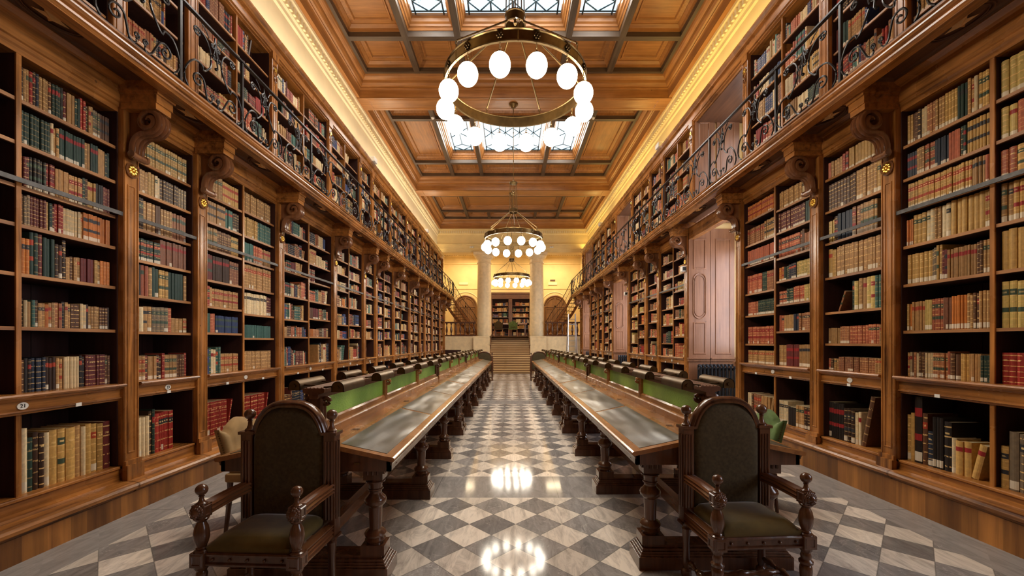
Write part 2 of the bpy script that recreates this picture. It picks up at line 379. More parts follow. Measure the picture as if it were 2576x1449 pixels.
# ------------------------------------------------------------------ mesh helpers
class MB:
    def __init__(self): self.v = []; self.f = []; self.m = []; self.sm = []
    def add(self, vs, fs, mi=0, smooth=False):
        n = len(self.v); self.v.extend(vs)
        for f in fs: self.f.append(tuple(i + n for i in f)); self.m.append(mi); self.sm.append(smooth)
        return self
    def box(self, x0, x1, y0, y1, z0, z1, mi=0, mat=None):
        if x0 > x1: x0, x1 = x1, x0
        if y0 > y1: y0, y1 = y1, y0
        if z0 > z1: z0, z1 = z1, z0
        vs = [(x0,y0,z0),(x1,y0,z0),(x1,y1,z0),(x0,y1,z0),(x0,y0,z1),(x1,y0,z1),(x1,y1,z1),(x0,y1,z1)]
        if mat: vs = [tuple(mat @ Vector(v)) for v in vs]
        return self.add(vs, [(0,3,2,1),(4,5,6,7),(0,1,5,4),(1,2,6,5),(2,3,7,6),(3,0,4,7)], mi)
    def prism(self, prof, y0, y1, mi=0, fn=None, smooth=False):
        """closed profile [(a, z)] extruded between y0 and y1; fn(a, y, z) -> xyz"""
        fn = fn or (lambda a, y, z: (a, y, z))
        n = len(prof)
        vs = [fn(a, y0, z) for a, z in prof] + [fn(a, y1, z) for a, z in prof]
        fs = [(i, (i+1) % n, n + (i+1) % n, n + i) for i in range(n)]
        self.add(vs, fs, mi, smooth)
        k = len(self.v) - 2 * n
        self.f.append(tuple(range(k, k + n))); self.m.append(mi); self.sm.append(False)
        self.f.append(tuple(range(k + n, k + 2 * n))); self.m.append(mi); self.sm.append(False)
        return self
    def lathe(self, prof, c=(0,0,0), seg=20, mi=0, mat=None, cap=True):
        vs = []; fs = []; n = len(prof)
        for j in range(seg):
            t = 2 * PI * j / seg
            for r, z in prof:
                p = Vector((r * math.cos(t), r * math.sin(t), z))
                if mat: p = mat @ p
                vs.append((p.x + c[0], p.y + c[1], p.z + c[2]))
        for j in range(seg):
            k = (j + 1) % seg
            for i in range(n - 1):
                fs.append((j*n+i, k*n+i, k*n+i+1, j*n+i+1))
        self.add(vs, fs, mi, True)
        if cap:
            b = len(self.v) - len(vs)
            for i in (0, n - 1):
                if prof[i][0] > 1e-4:
                    self.f.append(tuple(b + j*n + i for j in range(seg))); self.m.append(mi); self.sm.append(False)
        return self
    def tube(self, pts, r, seg=6, mi=0, rz=None, closed=False):
        """tube along a polyline; r may be a list"""
        pts = [Vector(p) for p in pts]; n = len(pts)
        vs = []; fs = []
        up = Vector((0, 0, 1))
        for i, p in enumerate(pts):
            if closed: d = (pts[(i+1) % n] - pts[i-1])
            else: d = (pts[min(i+1, n-1)] - pts[max(i-1, 0)])
            if d.length < 1e-9: d = Vector((0,0,1))
            d.normalize()
            a = d.cross(up)
            if a.length < .05: a = d.cross(Vector((1, 0, 0)))
            a.normalize(); b = a.cross(d).normalized()
            rr = r[i] if isinstance(r, (list, tuple)) else r
            for j in range(seg):
                t = 2 * PI * j / seg
                q = p + a * (rr * math.cos(t)) + b * (rr * math.sin(t))
                vs.append(tuple(q))
        rng = n if closed else n - 1
        for i in range(rng):
            k = (i + 1) % n
            for j in range(seg):
                l = (j + 1) % seg
                fs.append((i*seg+j, i*seg+l, k*seg+l, k*seg+j))
        self.add(vs, fs, mi, seg > 4)
        if not closed:
            b0 = len(self.v) - len(vs)
            self.f.append(tuple(b0 + j for j in range(seg))); self.m.append(mi); self.sm.append(False)
            self.f.append(tuple(b0 + (n-1)*seg + j for j in range(seg))); self.m.append(mi); self.sm.append(False)
        return self
    def rings(self, fn, u0, u1, v0, v1, prof, mi=0, fill=True, mi2=None):
        """mitred rectangular rings: prof [(inset, height)], fn(u, v, h) -> xyz; the centre is filled"""
        vs = []; fs = []
        for (i, h) in prof:
            vs += [fn(u0+i, v0+i, h), fn(u1-i, v0+i, h), fn(u1-i, v1-i, h), fn(u0+i, v1-i, h)]
        for k in range(len(prof) - 1):
            for j in range(4):
                l = (j + 1) % 4
                fs.append((k*4+j, k*4+l, k*4+4+l, k*4+4+j))
        self.add(vs, fs, mi)
        if fill:
            b = len(self.v) - 4
            self.f.append((b, b+1, b+2, b+3)); self.m.append(mi if mi2 is None else mi2); self.sm.append(False)
        return self
    def sphere(self, c, r, seg=14, mi=0, sz=1.0):
        n = max(6, seg // 2 + 1)
        prof = [(r * math.sin(PI * i / n), -r * sz * math.cos(PI * i / n)) for i in range(n + 1)]
        prof[0] = (0.0, prof[0][1]); prof[-1] = (0.0, prof[-1][1])
        return self.lathe(prof, c, seg, mi, cap=False)
    def build(self, name, mats, parent=None, smooth=None, recalc=True, sharp=35, bevel=0, local=False):
        me = bpy.data.meshes.new(name)
        me.from_pydata(self.v, [], self.f)
        if not isinstance(mats, (list, tuple)): mats = [mats]
        for m in mats: me.materials.append(M[m] if isinstance(m, str) else m)
        me.polygons.foreach_set('material_index', self.m)
        if smooth is None: me.polygons.foreach_set('use_smooth', self.sm)
        else: me.polygons.foreach_set('use_smooth', [smooth] * len(self.f))
        me.validate()
        if recalc:
            bm = bmesh.new(); bm.from_mesh(me)
            bmesh.ops.remove_doubles(bm, verts=bm.verts, dist=1e-5)
            bmesh.ops.recalc_face_normals(bm, faces=bm.faces)
            bm.to_mesh(me); bm.free()
        if any(self.sm) or smooth: me.set_sharp_from_angle(angle=math.radians(sharp))
        me.update()
        o = bpy.data.objects.new(name, me)
        scene.collection.objects.link(o)
        put(o, parent, local)
        if bevel:
            bv = o.modifiers.new('b', 'BEVEL'); bv.width = bevel; bv.segments = 2; bv.limit_method = 'ANGLE'; bv.angle_limit = math.radians(40)
        return o

WM = {}
def put(o, parent, local=False):
    """parent o; its mesh is in world coordinates unless local (then in the parent's own frame)"""
    WM[o.name] = Matrix.Identity(4)
    if parent is None: return
    o.parent = parent
    w = WM.get(parent.name, Matrix.Identity(4))
    if local: WM[o.name] = w.copy()
    else: o.matrix_parent_inverse = w.inverted()

def tag(o, label=None, cat=None, group=None, kind=None):
    if label: o['label'] = label
    if cat: o['category'] = cat
    if group: o['group'] = group
    if kind: o['kind'] = kind
    return o
def empty(name, label, cat, group=None, loc=(0,0,0), rz=0):
    o = bpy.data.objects.new(name, None); scene.collection.objects.link(o)
    o.location = loc; o.rotation_euler = (0, 0, rz); o.empty_display_size = .1
    WM[o.name] = Matrix.Translation(loc) @ Matrix.Rotation(rz, 4, 'Z')
    return tag(o, label, cat, group)
def copy_tree(o, parent=None):
    c = o.copy(); scene.collection.objects.link(c)
    if parent: c.parent = parent
    for ch in list(o.children): copy_tree(ch, c)
    return c
def cat_rom(pts, n=6, closed=False):
    P = [Vector(p) for p in pts]; out = []
    m = len(P)
    for i in range(m - 1):
        p0 = P[max(i-1, 0)]; p1 = P[i]; p2 = P[i+1]; p3 = P[min(i+2, m-1)]
        for k in range(n):
            t = k / n
            out.append(.5 * ((2*p1) + (p2-p0)*t + (2*p0-5*p1+4*p2-p3)*t*t + (3*p1-p0-3*p2+p3)*t**3))
    out.append(P[-1]); return out
ORD = ['zeroth','first','second','third','fourth','fifth','sixth','seventh','eighth','ninth','tenth','eleventh','twelfth','thirteenth','fourteenth','fifteenth','sixteenth','seventeenth','eighteenth','nineteenth','twentieth','21st','22nd','23rd','24th','25th','26th','27th','28th','29th','30th','31st','32nd','33rd','34th','35th','36th','37th','38th','39th','40th','41st','42nd','43rd','44th','45th']
# ================================================================== the room
SD = {
 -1: dict(Xp=3.46, plinth=-.115, tor=-.145, open_top=3.56, soffit=3.83, fx=3.00, fz0=3.73, fz1=3.87, up=3.60, uz=[4.02, 4.42, 4.78, 5.13, 5.47], uo=5.80, ztop=6.05, wall=3.99, frieze=3.86,
          ledge=(1.135, .985), base=.40, name='windowless'),
  1: dict(Xp=3.60, plinth=-.05, tor=-.08, open_top=3.66, soffit=3.93, fx=3.13, fz0=3.83, fz1=3.97, up=3.75, uz=[4.12, 4.52, 4.88, 5.26, 5.64], uo=6.00, ztop=6.27, wall=4.14, frieze=4.01,
          ledge=(1.19, 1.03), base=.41, name='windowed'),
}
YL = [0.15, 2.08, 3.726, 4.60, 6.21, 8.14, 9.79, 10.66, 12.27, 14.20, 15.85, 16.72, 18.33, 20.26, 21.72]
NL = [2, 2, 1, 2, 2, 2, 1, 2, 2, 2, 1, 2, 2, 1]
YR = [0.29, 2.28, 3.91, 4.88, 6.54, 8.53, 10.16, 11.13, 12.79, 14.78, 16.41, 17.38, 19.04, 21.03, 21.72]
NR = ['w', 2, 1, 2, 'w', 2, 1, 2, 'w', 2, 1, 2, 'w', 1]
PW = .15
YEND = 21.8
PLAT = 1.83
YB = 25.0

MB().box(-4.2, 4.2, -3.2, YEND + .2, -.1, 0).build('floor', 'floor')['kind'] = 'structure'
def struct(mb, name, mat, **k):
    o = mb.build(name, mat, **k); o['kind'] = 'structure'; return o
# side walls
struct(MB().box(-4.15, -3.99, -3.2, YB + .3, 0, 8.4), 'wall_left', 'plaster')
w = MB()
wb = [(-3.2, .44)] + []
nich = [(0.44, 2.28), (6.70, 8.53), (12.95, 14.78), (19.20, 21.03)]
y = -3.2
for a, b in nich:
    w.box(4.14, 4.30, y, a, 0, 8.4); y = b
    w.box(4.14, 4.30, a, b, 6.16, 8.4)
w.box(4.14, 4.30, y, YB + .3, 0, 8.4)
struct(w, 'wall_right', 'plaster')
struct(MB().box(-4.15, 4.3, -3.3, -3.2, 0, 8.4), 'wall_front', 'case_z')

def yprism(mb, prof, y0, y1, s, mi=0):
    """profile of (d, z), d measured from the middle of the room outwards to side s"""
    return mb.prism([(s * a, z) for a, z in prof], y0, y1, mi)

for s in (-1, 1):
    D = SD[s]
    # frieze wall above the upper cases, with its dentil cornice under the ceiling
    F = D['frieze']; nm = 'left' if s < 0 else 'right'
    zt = D['ztop'] - .12
    mb = MB()
    yprism(mb, [(F, zt), (D['wall'], zt), (D['wall'], 7.42), (F - .12, 7.42), (F - .12, 7.36), (F - .06, 7.33), (F - .06, 7.18), (F - .03, 7.15), (F - .03, 7.08), (F, 7.05)], -3.2, YEND, s)
    struct(mb, 'trim_%d' % (1 if s < 0 else 2), 'plaster_w' if s < 0 else 'plaster')
    mb = MB()
    k = -3.1
    while k < YEND - .05:
        mb.box(s * (F - .10), s * (F - .055), k, k + .062, 7.20, 7.32); k += .115
    struct(mb, 'trim_%d' % (3 if s < 0 else 4), 'plaster_w')

# ---- niches of the windowed side
for i, (a, b) in enumerate(nich):
    mb = MB()
    mb.box(4.30, 4.80, a - .1, a, 0, 6.3); mb.box(4.30, 4.80, b, b + .1, 0, 6.3)      # outer reveal
    mb.box(4.30, 4.80, a, b, 6.16, 6.3)
    mb.box(4.78, 4.88, a - .1, a + .22, 0, 6.3); mb.box(4.78, 4.88, b - .22, b + .1, 0, 6.3)
    mb.box(4.78, 4.88, a + .22, b - .22, 0, 1.15); mb.box(4.78, 4.88, a + .22, b - .22, 3.45, 4.2); mb.box(4.78, 4.88, a + .22, b - .22, 5.95, 6.3)
    struct(mb, 'trim_%d' % (10 + i), 'plaster')
    wn_ = struct(MB().box(4.90, 4.91, a + .2, b - .2, 1.1, 6.0), 'window_%d' % (i + 1), 'winglass')
    fr = MB()
    for (z0, z1) in ((1.15, 3.45), (4.2, 5.95)):
        fr.box(4.82, 4.87, a + .22, a + .29, z0, z1).box(4.82, 4.87, b - .29, b - .22, z0, z1).box(4.82, 4.87, (a+b)/2 - .04, (a+b)/2 + .04, z0, z1)
        fr.box(4.82, 4.87, a + .22, b - .22, z0, z0 + .07).box(4.82, 4.87, a + .22, b - .22, z1 - .07, z1)
        for k in range(1, 4): fr.box(4.83, 4.86, a + .22, b - .22, z0 + (z1 - z0) * k / 4 - .012, z0 + (z1 - z0) * k / 4 + .012)
    fr.build('window_frame', 'plaster_w', wn_)
    # panelled reveals (both sides), with an oval field
    for yy, sg in ((b, -1), (a, 1)):
        z0, z1 = 1.20, 3.80
        T = empty('window_shutter', 'tall panelled wooden shutter %s, %s' % (('of the far reveal' if sg < 0 else 'of the near reveal'), ['in the window recess nearest the camera', 'in the window recess above the big radiator', 'in the middle window recess', 'in the window recess by the stairs'][i]), 'shutter', 'wooden shutters in the window recesses', (4.1, yy, 0))
        for (x0, x1, oval) in ((3.62, 4.05, 1), (4.06, 4.55, 0)):
            mb = MB()
            f = lambda u, v, h, yy=yy, sg=sg: (u, yy + sg * (.03 + h), v)
            mb.box(x0, x1, yy, yy + sg * .03, 0.0, 3.82)
            pr = [(0, 0), (.012, .012), (.028, .012), (.04, -.004), (.055, -.004)]
            if oval:
                mb.rings(f, x0 + .08, x1 - .08, 2.99, 3.62, pr)
                mb.rings(f, x0 + .08, x1 - .08, 1.26, 1.92, pr)
                cx, cz, ax, az = (x0 + x1) / 2, 2.45, (x1 - x0) / 2 - .09, .46
                pts = []
                for k in range(40):
                    t = 2 * PI * k / 40
                    zs_ = az - ax
                    pts.append((cx + ax * math.cos(t), yy + sg * .035, cz + math.copysign(zs_, math.sin(t)) + ax * math.sin(t)))
                mb.tube(pts, .012, 6, closed=True)
                mb.tube([(cx + (p[0]-cx) * .80, p[1], cz + (p[2]-cz) * .90) for p in pts], .007, 5, closed=True)
            else:
                mb.rings(f, x0 + .09, x1 - .07, 1.26, 3.62, pr)
            mb.box(x0 - .02, x1, yy, yy + sg * .06, 1.12, 1.20).box(x0 - .03, x1, yy, yy + sg * .085, 1.165, 1.19)
            mb.build('shutter_leaf', 'jamb', T)
            # upper reveal
            mb = MB(); mb.box(x0 + .13, x1 + .1, yy, yy + sg * .03, 3.95, 6.16)
            mb.rings(f, x0 + .2, x1 + .0, 4.1, 6.0, pr)
            mb.build('shutter_leaf', 'jamb', T)
    struct(MB().box(3.79, 4.8, a, b, 5.985, 6.03), 'trim_%d' % (20 + i), 'soffit')
    # radiator against the far reveal
    n = 10
    T = empty('radiator', ['dark column radiator in the window recess nearest the camera', 'largest dark cast iron column radiator, below the panelled shutter', 'dark cast iron radiator in the middle window recess', 'small-looking dark radiator in the window recess by the stairs'][i], 'radiator', 'cast iron radiators in the window recesses', (4.1, b - .2, 0))
    for k in range(n):
        x = 3.76 + k * .074
        mb = MB()
        for dy in (-.05, .05):
            mb.tube([(x, b - .20 + dy, .10), (x, b - .20 + dy, 1.0)], .021, 8)
        ring = [(x, b - .20 + .06 * math.cos(t), 1.01 + .045 * math.sin(t)) for t in [2*PI*q/14 for q in range(14)]]
        mb.tube(ring, .024, 7, closed=True)
        ring = [(x, b - .20 + .06 * math.cos(t), .13 + .04 * math.sin(t)) for t in [2*PI*q/14 for q in range(14)]]
        mb.tube(ring, .022, 7, closed=True)
        if k in (0, n - 1): mb.box(x - .02, x + .02, b - .26, b - .14, 0, .12)
        mb.build('radiator_column', 'radiator', T)

# ---- ceiling
GZ, BZ, PZ, GLZ = 7.87, 7.41, 8.06, 8.28
BEAM = [(-2.3, -1.75), (3.93, 4.46), (10.09, 10.62), (16.20, 16.82), (YEND - .10, YEND + .2)]
XL_, XR_ = -3.78, 3.92
C1 = MB()
mb = MB()
for a, b in BEAM[:-1]:
    mb.box(-3.9, 4.05, a, b, BZ, BZ + .008).box(-3.9, 4.05, a + .04, b - .04, BZ + .005, 8.3)
    # soffit panel moulding
    mb.rings(lambda u, v, h: (u, v, BZ - h), -3.5, 3.62, a + .06, b - .06, [(0, 0), (.01, .012), (.03, .012), (.045, .0)], fill=False)
struct(mb, 'ceiling_beam', 'oak_x')
FRP = [(0, BZ), (0, 7.42), (.12, 7.42), (.12, 7.60), (.13, 7.63), (.155, 7.635), (.155, 7.66), (.19, 7.67), (.22, 7.72), (.23, 7.76), (.235, 7.78), (.25, 7.785), (.28, 7.80), (.31, 7.83), (.325, 7.87), (.325, 8.1)]
bays = []
for i in range(4):
    y0, y1 = BEAM[i][1], BEAM[i + 1][0]
    bays.append((y0, y1))
for i, (y0, y1) in enumerate(bays):
    # frame profile: side lengths and cross lengths as separate meshes for their grain
    n = len(FRP)
    for part, mat in (('x', 'oak_x'), ('y', 'oak_y')):
        mb = MB(); vs = []
        yi0, yi1 = y0, y1
        for (ins, z) in FRP:
            ix = ins; iy = max(0, ins - .12)
            vs += [(XL_ + ix, y0 + iy, z), (XR_ - ix, y0 + iy, z), (XR_ - ix, y1 - iy, z), (XL_ + ix, y1 - iy, z)]
        fs = []
        for k in range(n - 1):
            for j in ((0, 2) if part == 'x' else (1, 3)):
                l = (j + 1) % 4
                fs.append((k*4+j, k*4+l, k*4+4+l, k*4+4+j))
        mb.add(vs, fs)
        struct(mb, 'ceiling_frame', mat, recalc=False)
    gx0, gx1 = XL_ + .325, XR_ - .325
    gy0, gy1 = y0 + .205, y1 - .205
    bw = .065
    xs = [-2.22, -1.12, 1.20, 2.32]
    yc = [gy0 + 1.13, gy1 - 1.13]
    last = (i == 3 or i == 0)
    # dark grid
    gm = MB(); gc = MB()
    for x in (xs if not last else [-2.22, 2.32]): gm.box(x - bw, x + bw, gy0, gy1, GZ, 8.4)
    if last:
        for x in (-1.12, 1.20):
            gm.box(x - bw, x + bw, gy0, yc[0], GZ, 8.4); gm.box(x - bw, x + bw, yc[1], gy1, GZ, 8.4)
    gm.box(gx0 - .02, gx0 + .07, gy0, gy1, GZ, 8.4).box(gx1 - .07, gx1 + .02, gy0, gy1, GZ, 8.4)
    struct(gm, 'ceiling_grid', 'grid_y')
    for yy in yc: gc.box(gx0, gx1, yy - bw, yy + bw, GZ + .003, 8.4)
    gc.box(gx0, gx1, gy0 - .02, gy0 + .07, GZ + .003, 8.4).box(gx0, gx1, gy1 - .07, gy1 + .02, GZ + .003, 8.4)
    struct(gc, 'ceiling_grid', 'grid_x')
    X = [gx0 + .07] + [v for x in xs for v in (x - bw, x + bw)] + [gx1 - .07]
    Y = [gy0 + .07, yc[0] - bw, yc[0] + bw, yc[1] - bw, yc[1] + bw, gy1 - .07]
    cells = []
    for r in range(3):
        for c in range(5):
            if last and r == 1:
                if c in (1, 2, 3):
                    if c == 2: cells.append((X[2], X[7], Y[2], Y[3], False))
                    continue
            cells.append((X[2*c], X[2*c+1], Y[2*r], Y[2*r+1], r == 1 and c in (1, 2, 3)))
    wood_c = MB(); kk = 0
    for (a, b, c, d, sky) in cells:
        fn = lambda u, v, h: (u, v, h)
        if not sky:
            prof = [(0, GZ + .10), (.02, GZ + .10), (.035, GZ + .15), (.085, GZ + .20), (.09, GZ + .215), (.15, GZ + .225), (.155, GZ + .20), (.185, GZ + .20), (.20, GZ + .225), (.205, GZ + .24)]
            if min(b - a, d - c) < .8: prof = [(i_ * .7, z_) for i_, z_ in prof]
            wood_c.rings(fn, a, b, c, d, prof)
        else:
            prof = [(0, GZ + .12), (.012, GZ + .12), (.03, GZ + .17), (.05, GZ + .18), (.06, GZ + .22), (.09, GZ + .25), (.10, GZ + .31), (.12, GZ + .34), (.125, GZ + .43)]
            wood_c.rings(fn, a, b, c, d, prof, fill=False)
            kk += 1
            W_ = struct(MB().box(a + .11, b - .11, c + .11, d - .11, GZ + .40, GZ + .41), 'window_%d' % (10 + i * 3 + kk), 'skyglass')
            q = MB(); x0, x1, yy0, yy1 = a + .125, b - .125, c + .125, d - .125; zz = GZ + .375
            def bar(p, p2, r=.011): q.tube([(p[0], p[1], zz), (p2[0], p2[1], zz)], r * 1.5, 4)
            for e in (.07,):
                bar((x0 + e, yy0), (x0 + e, yy1)); bar((x1 - e, yy0), (x1 - e, yy1)); bar((x0, yy0 + e), (x1, yy0 + e)); bar((x0, yy1 - e), (x1, yy1 - e))
            nx = 4 if b - a > 1.5 else 1; wx = (x1 - x0 - .14) / nx
            for j in range(nx):
                p0 = x0 + .07 + j * wx; p1 = p0 + wx; pm = (p0 + p1) / 2
                for (ye, sg) in ((yy0 + .07, 1), (yy1 - .07, -1)):
                    bar((p0, ye + sg * .24), (pm, ye)); bar((pm, ye), (p1, ye + sg * .24)); bar((p0, ye + sg * .24), (pm, ye + sg * .42)); bar((pm, ye + sg * .42), (p1, ye + sg * .24))
                    if nx > 1: bar((p1, ye), (p1, ye + sg * .24))
                bar((pm, yy0 + .49), (pm, yy1 - .49))
                my = (yy0 + yy1) / 2
                bar((p0, my - .3), (pm, my)); bar((pm, my), (p1, my - .3)); bar((p0, my + .3), (pm, my)); bar((pm, my), (p1, my + .3))
            q.build('window_leading', 'lead', W_)
    struct(wood_c, 'ceiling_coffer', 'oak_x' if i % 2 else 'oak_y')
struct(MB().box(-4.2, 4.35, -3.3, YB + .3, 8.45, 8.6), 'ceiling', 'soffit')
struct(MB().box(-4.0, 4.2, -3.2, -2.3, 7.4, 7.5), 'ceiling_end', 'oak_x')

# ---- end wall: entablature over two columns, raised platform, stairs
mb = MB()
prof = [(YEND, 7.42), (YEND - .12, 7.42), (YEND - .12, 7.36), (YEND - .06, 7.33), (YEND - .06, 7.18), (YEND, 7.12), (YEND, 6.68), (YEND - .07, 6.66), (YEND - .07, 6.60), (YEND - .02, 6.58), (YEND - .02, 6.40), (YEND + .02, 6.38), (YEND + .02, 6.22), (YEND + .62, 6.22), (YEND + .62, 8.4), (YEND, 8.4)]
mb.prism(prof, -3.99, 4.14, fn=lambda a, y, z: (y, a, z))
struct(mb, 'wall_back', 'plaster')
mb = MB(); k = -3.7
while k < 3.9:
    mb.box(k, k + .062, YEND - .10, YEND - .055, 7.20, 7.32); k += .115
struct(mb, 'trim_5', 'plaster_w')
# platform block and its front wall
XS0, XS1 = -1.10, .98
mb = MB()
mb.box(-3.99, -1.92, YEND, YB, 0, PLAT); mb.box(1.78, 4.14, YEND, YB, 0, PLAT); mb.box(-1.92, 1.78, 22.95, YB, 0, PLAT)
mb.box(-3.99, 4.14, YEND + .02, YB, PLAT - .02, PLAT + .001) if False else None
struct(mb, 'wall_platform', 'stone')
mb = MB()
mb.box(-3.5, -2.62, YEND - .012, YEND, .45, 1.12)
struct(mb, 'trim_30', 'case_in')
# pedestals flanking the stairs, sloping cheek
for x0, x1, nm in ((-1.94, XS0 - .0, 31), (XS1 + .0, 1.80, 32)):
    mb = MB(); mb.box(x0, x1, YEND - .45, 22.95, 0, PLAT)
    mb.box(x0 - .02, x1, YEND - .47, 22.95, PLAT - .06, PLAT)
    struct(mb, 'wall_pedestal_%d' % nm, 'stone')
T = empty('staircase', 'broad pale marble flight of steps up to the platform', 'stairs', None, ((XS0 + XS1) / 2, 20.2, 0))
ns = 17; run = (22.95 - 20.15) / ns
for k in range(ns):
    z = PLAT * (k + 1) / ns; y0 = 20.15 + k * run
    ext = .12 if k < 3 else 0
    mb = MB(); mb.box(XS0 + .001 - ext, XS1 - .001 + ext, y0, y0 + run + .02, 0 if k == 0 else z - PLAT / ns * 1.5, z - .032)
    mb.build('riser', 'riser', T)  # riser colour has the shade below the tread painted in
    MB().box(XS0 + .001 - ext, XS1 - .001 + ext, y0 - .035, y0 + run, z - .032, z).build('tread', 'step', T)
for x in (XS0 + .03, XS1 - .03):
    mb = MB()
    mb.tube([(x, 21.25, 1.15 + .2), (x, 22.9, PLAT + .62)], .03, 8)
    for q in range(4):
        yy = 21.3 + q * .52; mb.tube([(x, yy, .72 + (yy - 21.3) * .65), (x, yy, 1.35 + (yy - 21.25) * .667)], .014, 6)
    mb.build('handrail', 'dark', T)
# columns
for x, lab in ((-1.43, 'smooth cream stone column beside the stairs, on the windowless side'), (1.35, 'smooth cream stone column beside the stairs, on the windowed side')):
    T = tag(empty('stone_column', lab, 'column', 'stone columns', (x, 22.15, PLAT)), kind='thing')
    H = 6.22 - PLAT
    r0, r1 = .385, .345
    MB().lathe([(r0 + .0, 0), (r0, .2)] + [(r0 + (r1 - r0) * (t / 8) ** 1.4, .2 + (H - .75) * t / 8) for t in range(1, 9)], (x, 22.15, PLAT), 40).build('shaft', 'stone', T)
    MB().lathe([(r1, H - .55), (r1 + .035, H - .54), (r1 + .045, H - .515), (r1 + .035, H - .49), (r1 + .01, H - .48), (r1 + .01, H - .33), (r1 + .05, H - .31), (r1 + .11, H - .22), (r1 + .15, H - .15)], (x, 22.15, PLAT), 40).box(x - .53, x + .53, 21.62, 22.68, 6.22 - .15, 6.22).build('capital', 'stone', T)
# platform balustrades
def baluster(cx, cy, z):
    return MB().lathe([(.045, 0), (.045, .03), (.03, .05), (.028, .09), (.052, .17), (.062, .25), (.05, .36), (.026, .47), (.022, .52), (.034, .54), (.034, .56), (.05, .58), (.05, .61)], (cx, cy, z), 12)
for x0, x1, lab in ((-3.50, -1.84, 'dark wooden balustrade on the platform, windowless side of the stairs'), (1.76, 3.60, 'dark wooden balustrade on the platform, ladder side of the stairs')):
    T = empty('balustrade', lab, 'balustrade', 'platform balustrades', ((x0 + x1) / 2, YEND + .1, PLAT))
    MB().box(x0, x1, YEND + .01, YEND + .2, PLAT, PLAT + .07).build('base_rail', 'dark', T)
    MB().box(x0, x1, YEND, YEND + .21, PLAT + .68, PLAT + .76).build('hand_rail', 'dark', T)
    n = int((x1 - x0) / .235)
    for k in range(n): baluster(x0 + (k + .5) * (x1 - x0) / n, YEND + .1, PLAT + .07).build('baluster', 'dark', T)
# back room shell
struct(MB().box(-4.1, 4.2, YB, YB + .15, PLAT, 8.4).box(-4.1, -4.0, YEND, YB, PLAT, 7), 'wall_far', 'plaster')
struct(MB().box(-3.99, 4.14, YEND + .62, YB, 7.0, 7.1), 'ceiling_back', 'plaster_w')
mb = MB()
mb.prism([(YB, 6.90), (YB - .12, 6.9), (YB - .12, 6.82), (YB - .06, 6.8), (YB - .06, 6.66), (YB - .03, 6.62), (YB, 6.6)], -3.99, 4.14, fn=lambda a, y, z: (y, a, z))
mb.prism([(YB, 6.25), (YB - .05, 6.25), (YB - .06, 6.19), (YB, 6.17)], -3.99, 4.14, fn=lambda a, y, z: (y, a, z))
mb.prism([(YB, 4.78), (YB - .03, 4.78), (YB - .03, 4.70), (YB, 4.68)], -3.99, 4.14, fn=lambda a, y, z: (y, a, z))
struct(mb, 'trim_6', 'plaster')
mb = MB(); k = -3.9
while k < 4.0:
    mb.box(k, k + .07, YB - .11, YB - .055, 6.68, 6.79); k += .135
struct(mb, 'trim_7', 'plaster_w')
struct(MB().box(-3.99, 4.14, YEND + .25, YB, PLAT - .001, PLAT + .004), 'floor_platform', 'case_x')
# arched doors
for di, (cx, w_) in enumerate(((-2.72, .64), (2.62, .64))):
    zt, zs = 4.30, 3.66
    D_ = tag(empty('door_%d' % (di + 1), None, None, None, (cx, YB, PLAT)), kind='structure')
    def arch(r, n=20): return [(cx + r * math.cos(PI - PI * t / n), zs + r * math.sin(PI - PI * t / n)) for t in range(n + 1)]
    a = arch(w_); prof = [(cx - w_, PLAT)] + a + [(cx + w_, PLAT)]
    MB().prism([(p[0], p[1]) for p in prof], YB - .04, YB, fn=lambda a_, y_, z_: (a_, y_, z_)).build('door_leaf', 'door', D_)
    mb = MB()
    mb.tube([(p[0], YB - .05, p[1]) for p in prof], .05, 6)
    mb.tube([(cx + .8 * w_ * math.cos(t), YB - .05, zs + .8 * w_ * math.sin(t)) for t in [PI * q / 16 for q in range(17)]], .03, 5)
    mb.box(cx - .04, cx + .04, YB - .075, YB - .03, PLAT, zt - .1).box(cx - w_, cx + w_, YB - .075, YB - .03, zs - .05, zs + .05)
    for sx in (-1, 1):
        xa, xb = sorted((cx + sx * .1, cx + sx * (w_ - .08)))
        for za, zb in ((PLAT + .15, PLAT + .8), (PLAT + .9, zs - .12)):
            mb.rings(lambda u, v, h: (u, YB - .04 - h, v), xa, xb, za, zb, [(0, 0), (.02, .025), (.05, .025), (.07, .005)])
    mb.build('door_frame', 'door', D_)
    MB().tube([(cx + (w_ + .22) * math.cos(t), YB - .01, zs + (w_ + .22) * math.sin(t)) for t in [PI * q / 24 for q in range(25)]], .025, 5).build('door_arch', 'plaster_w', D_)
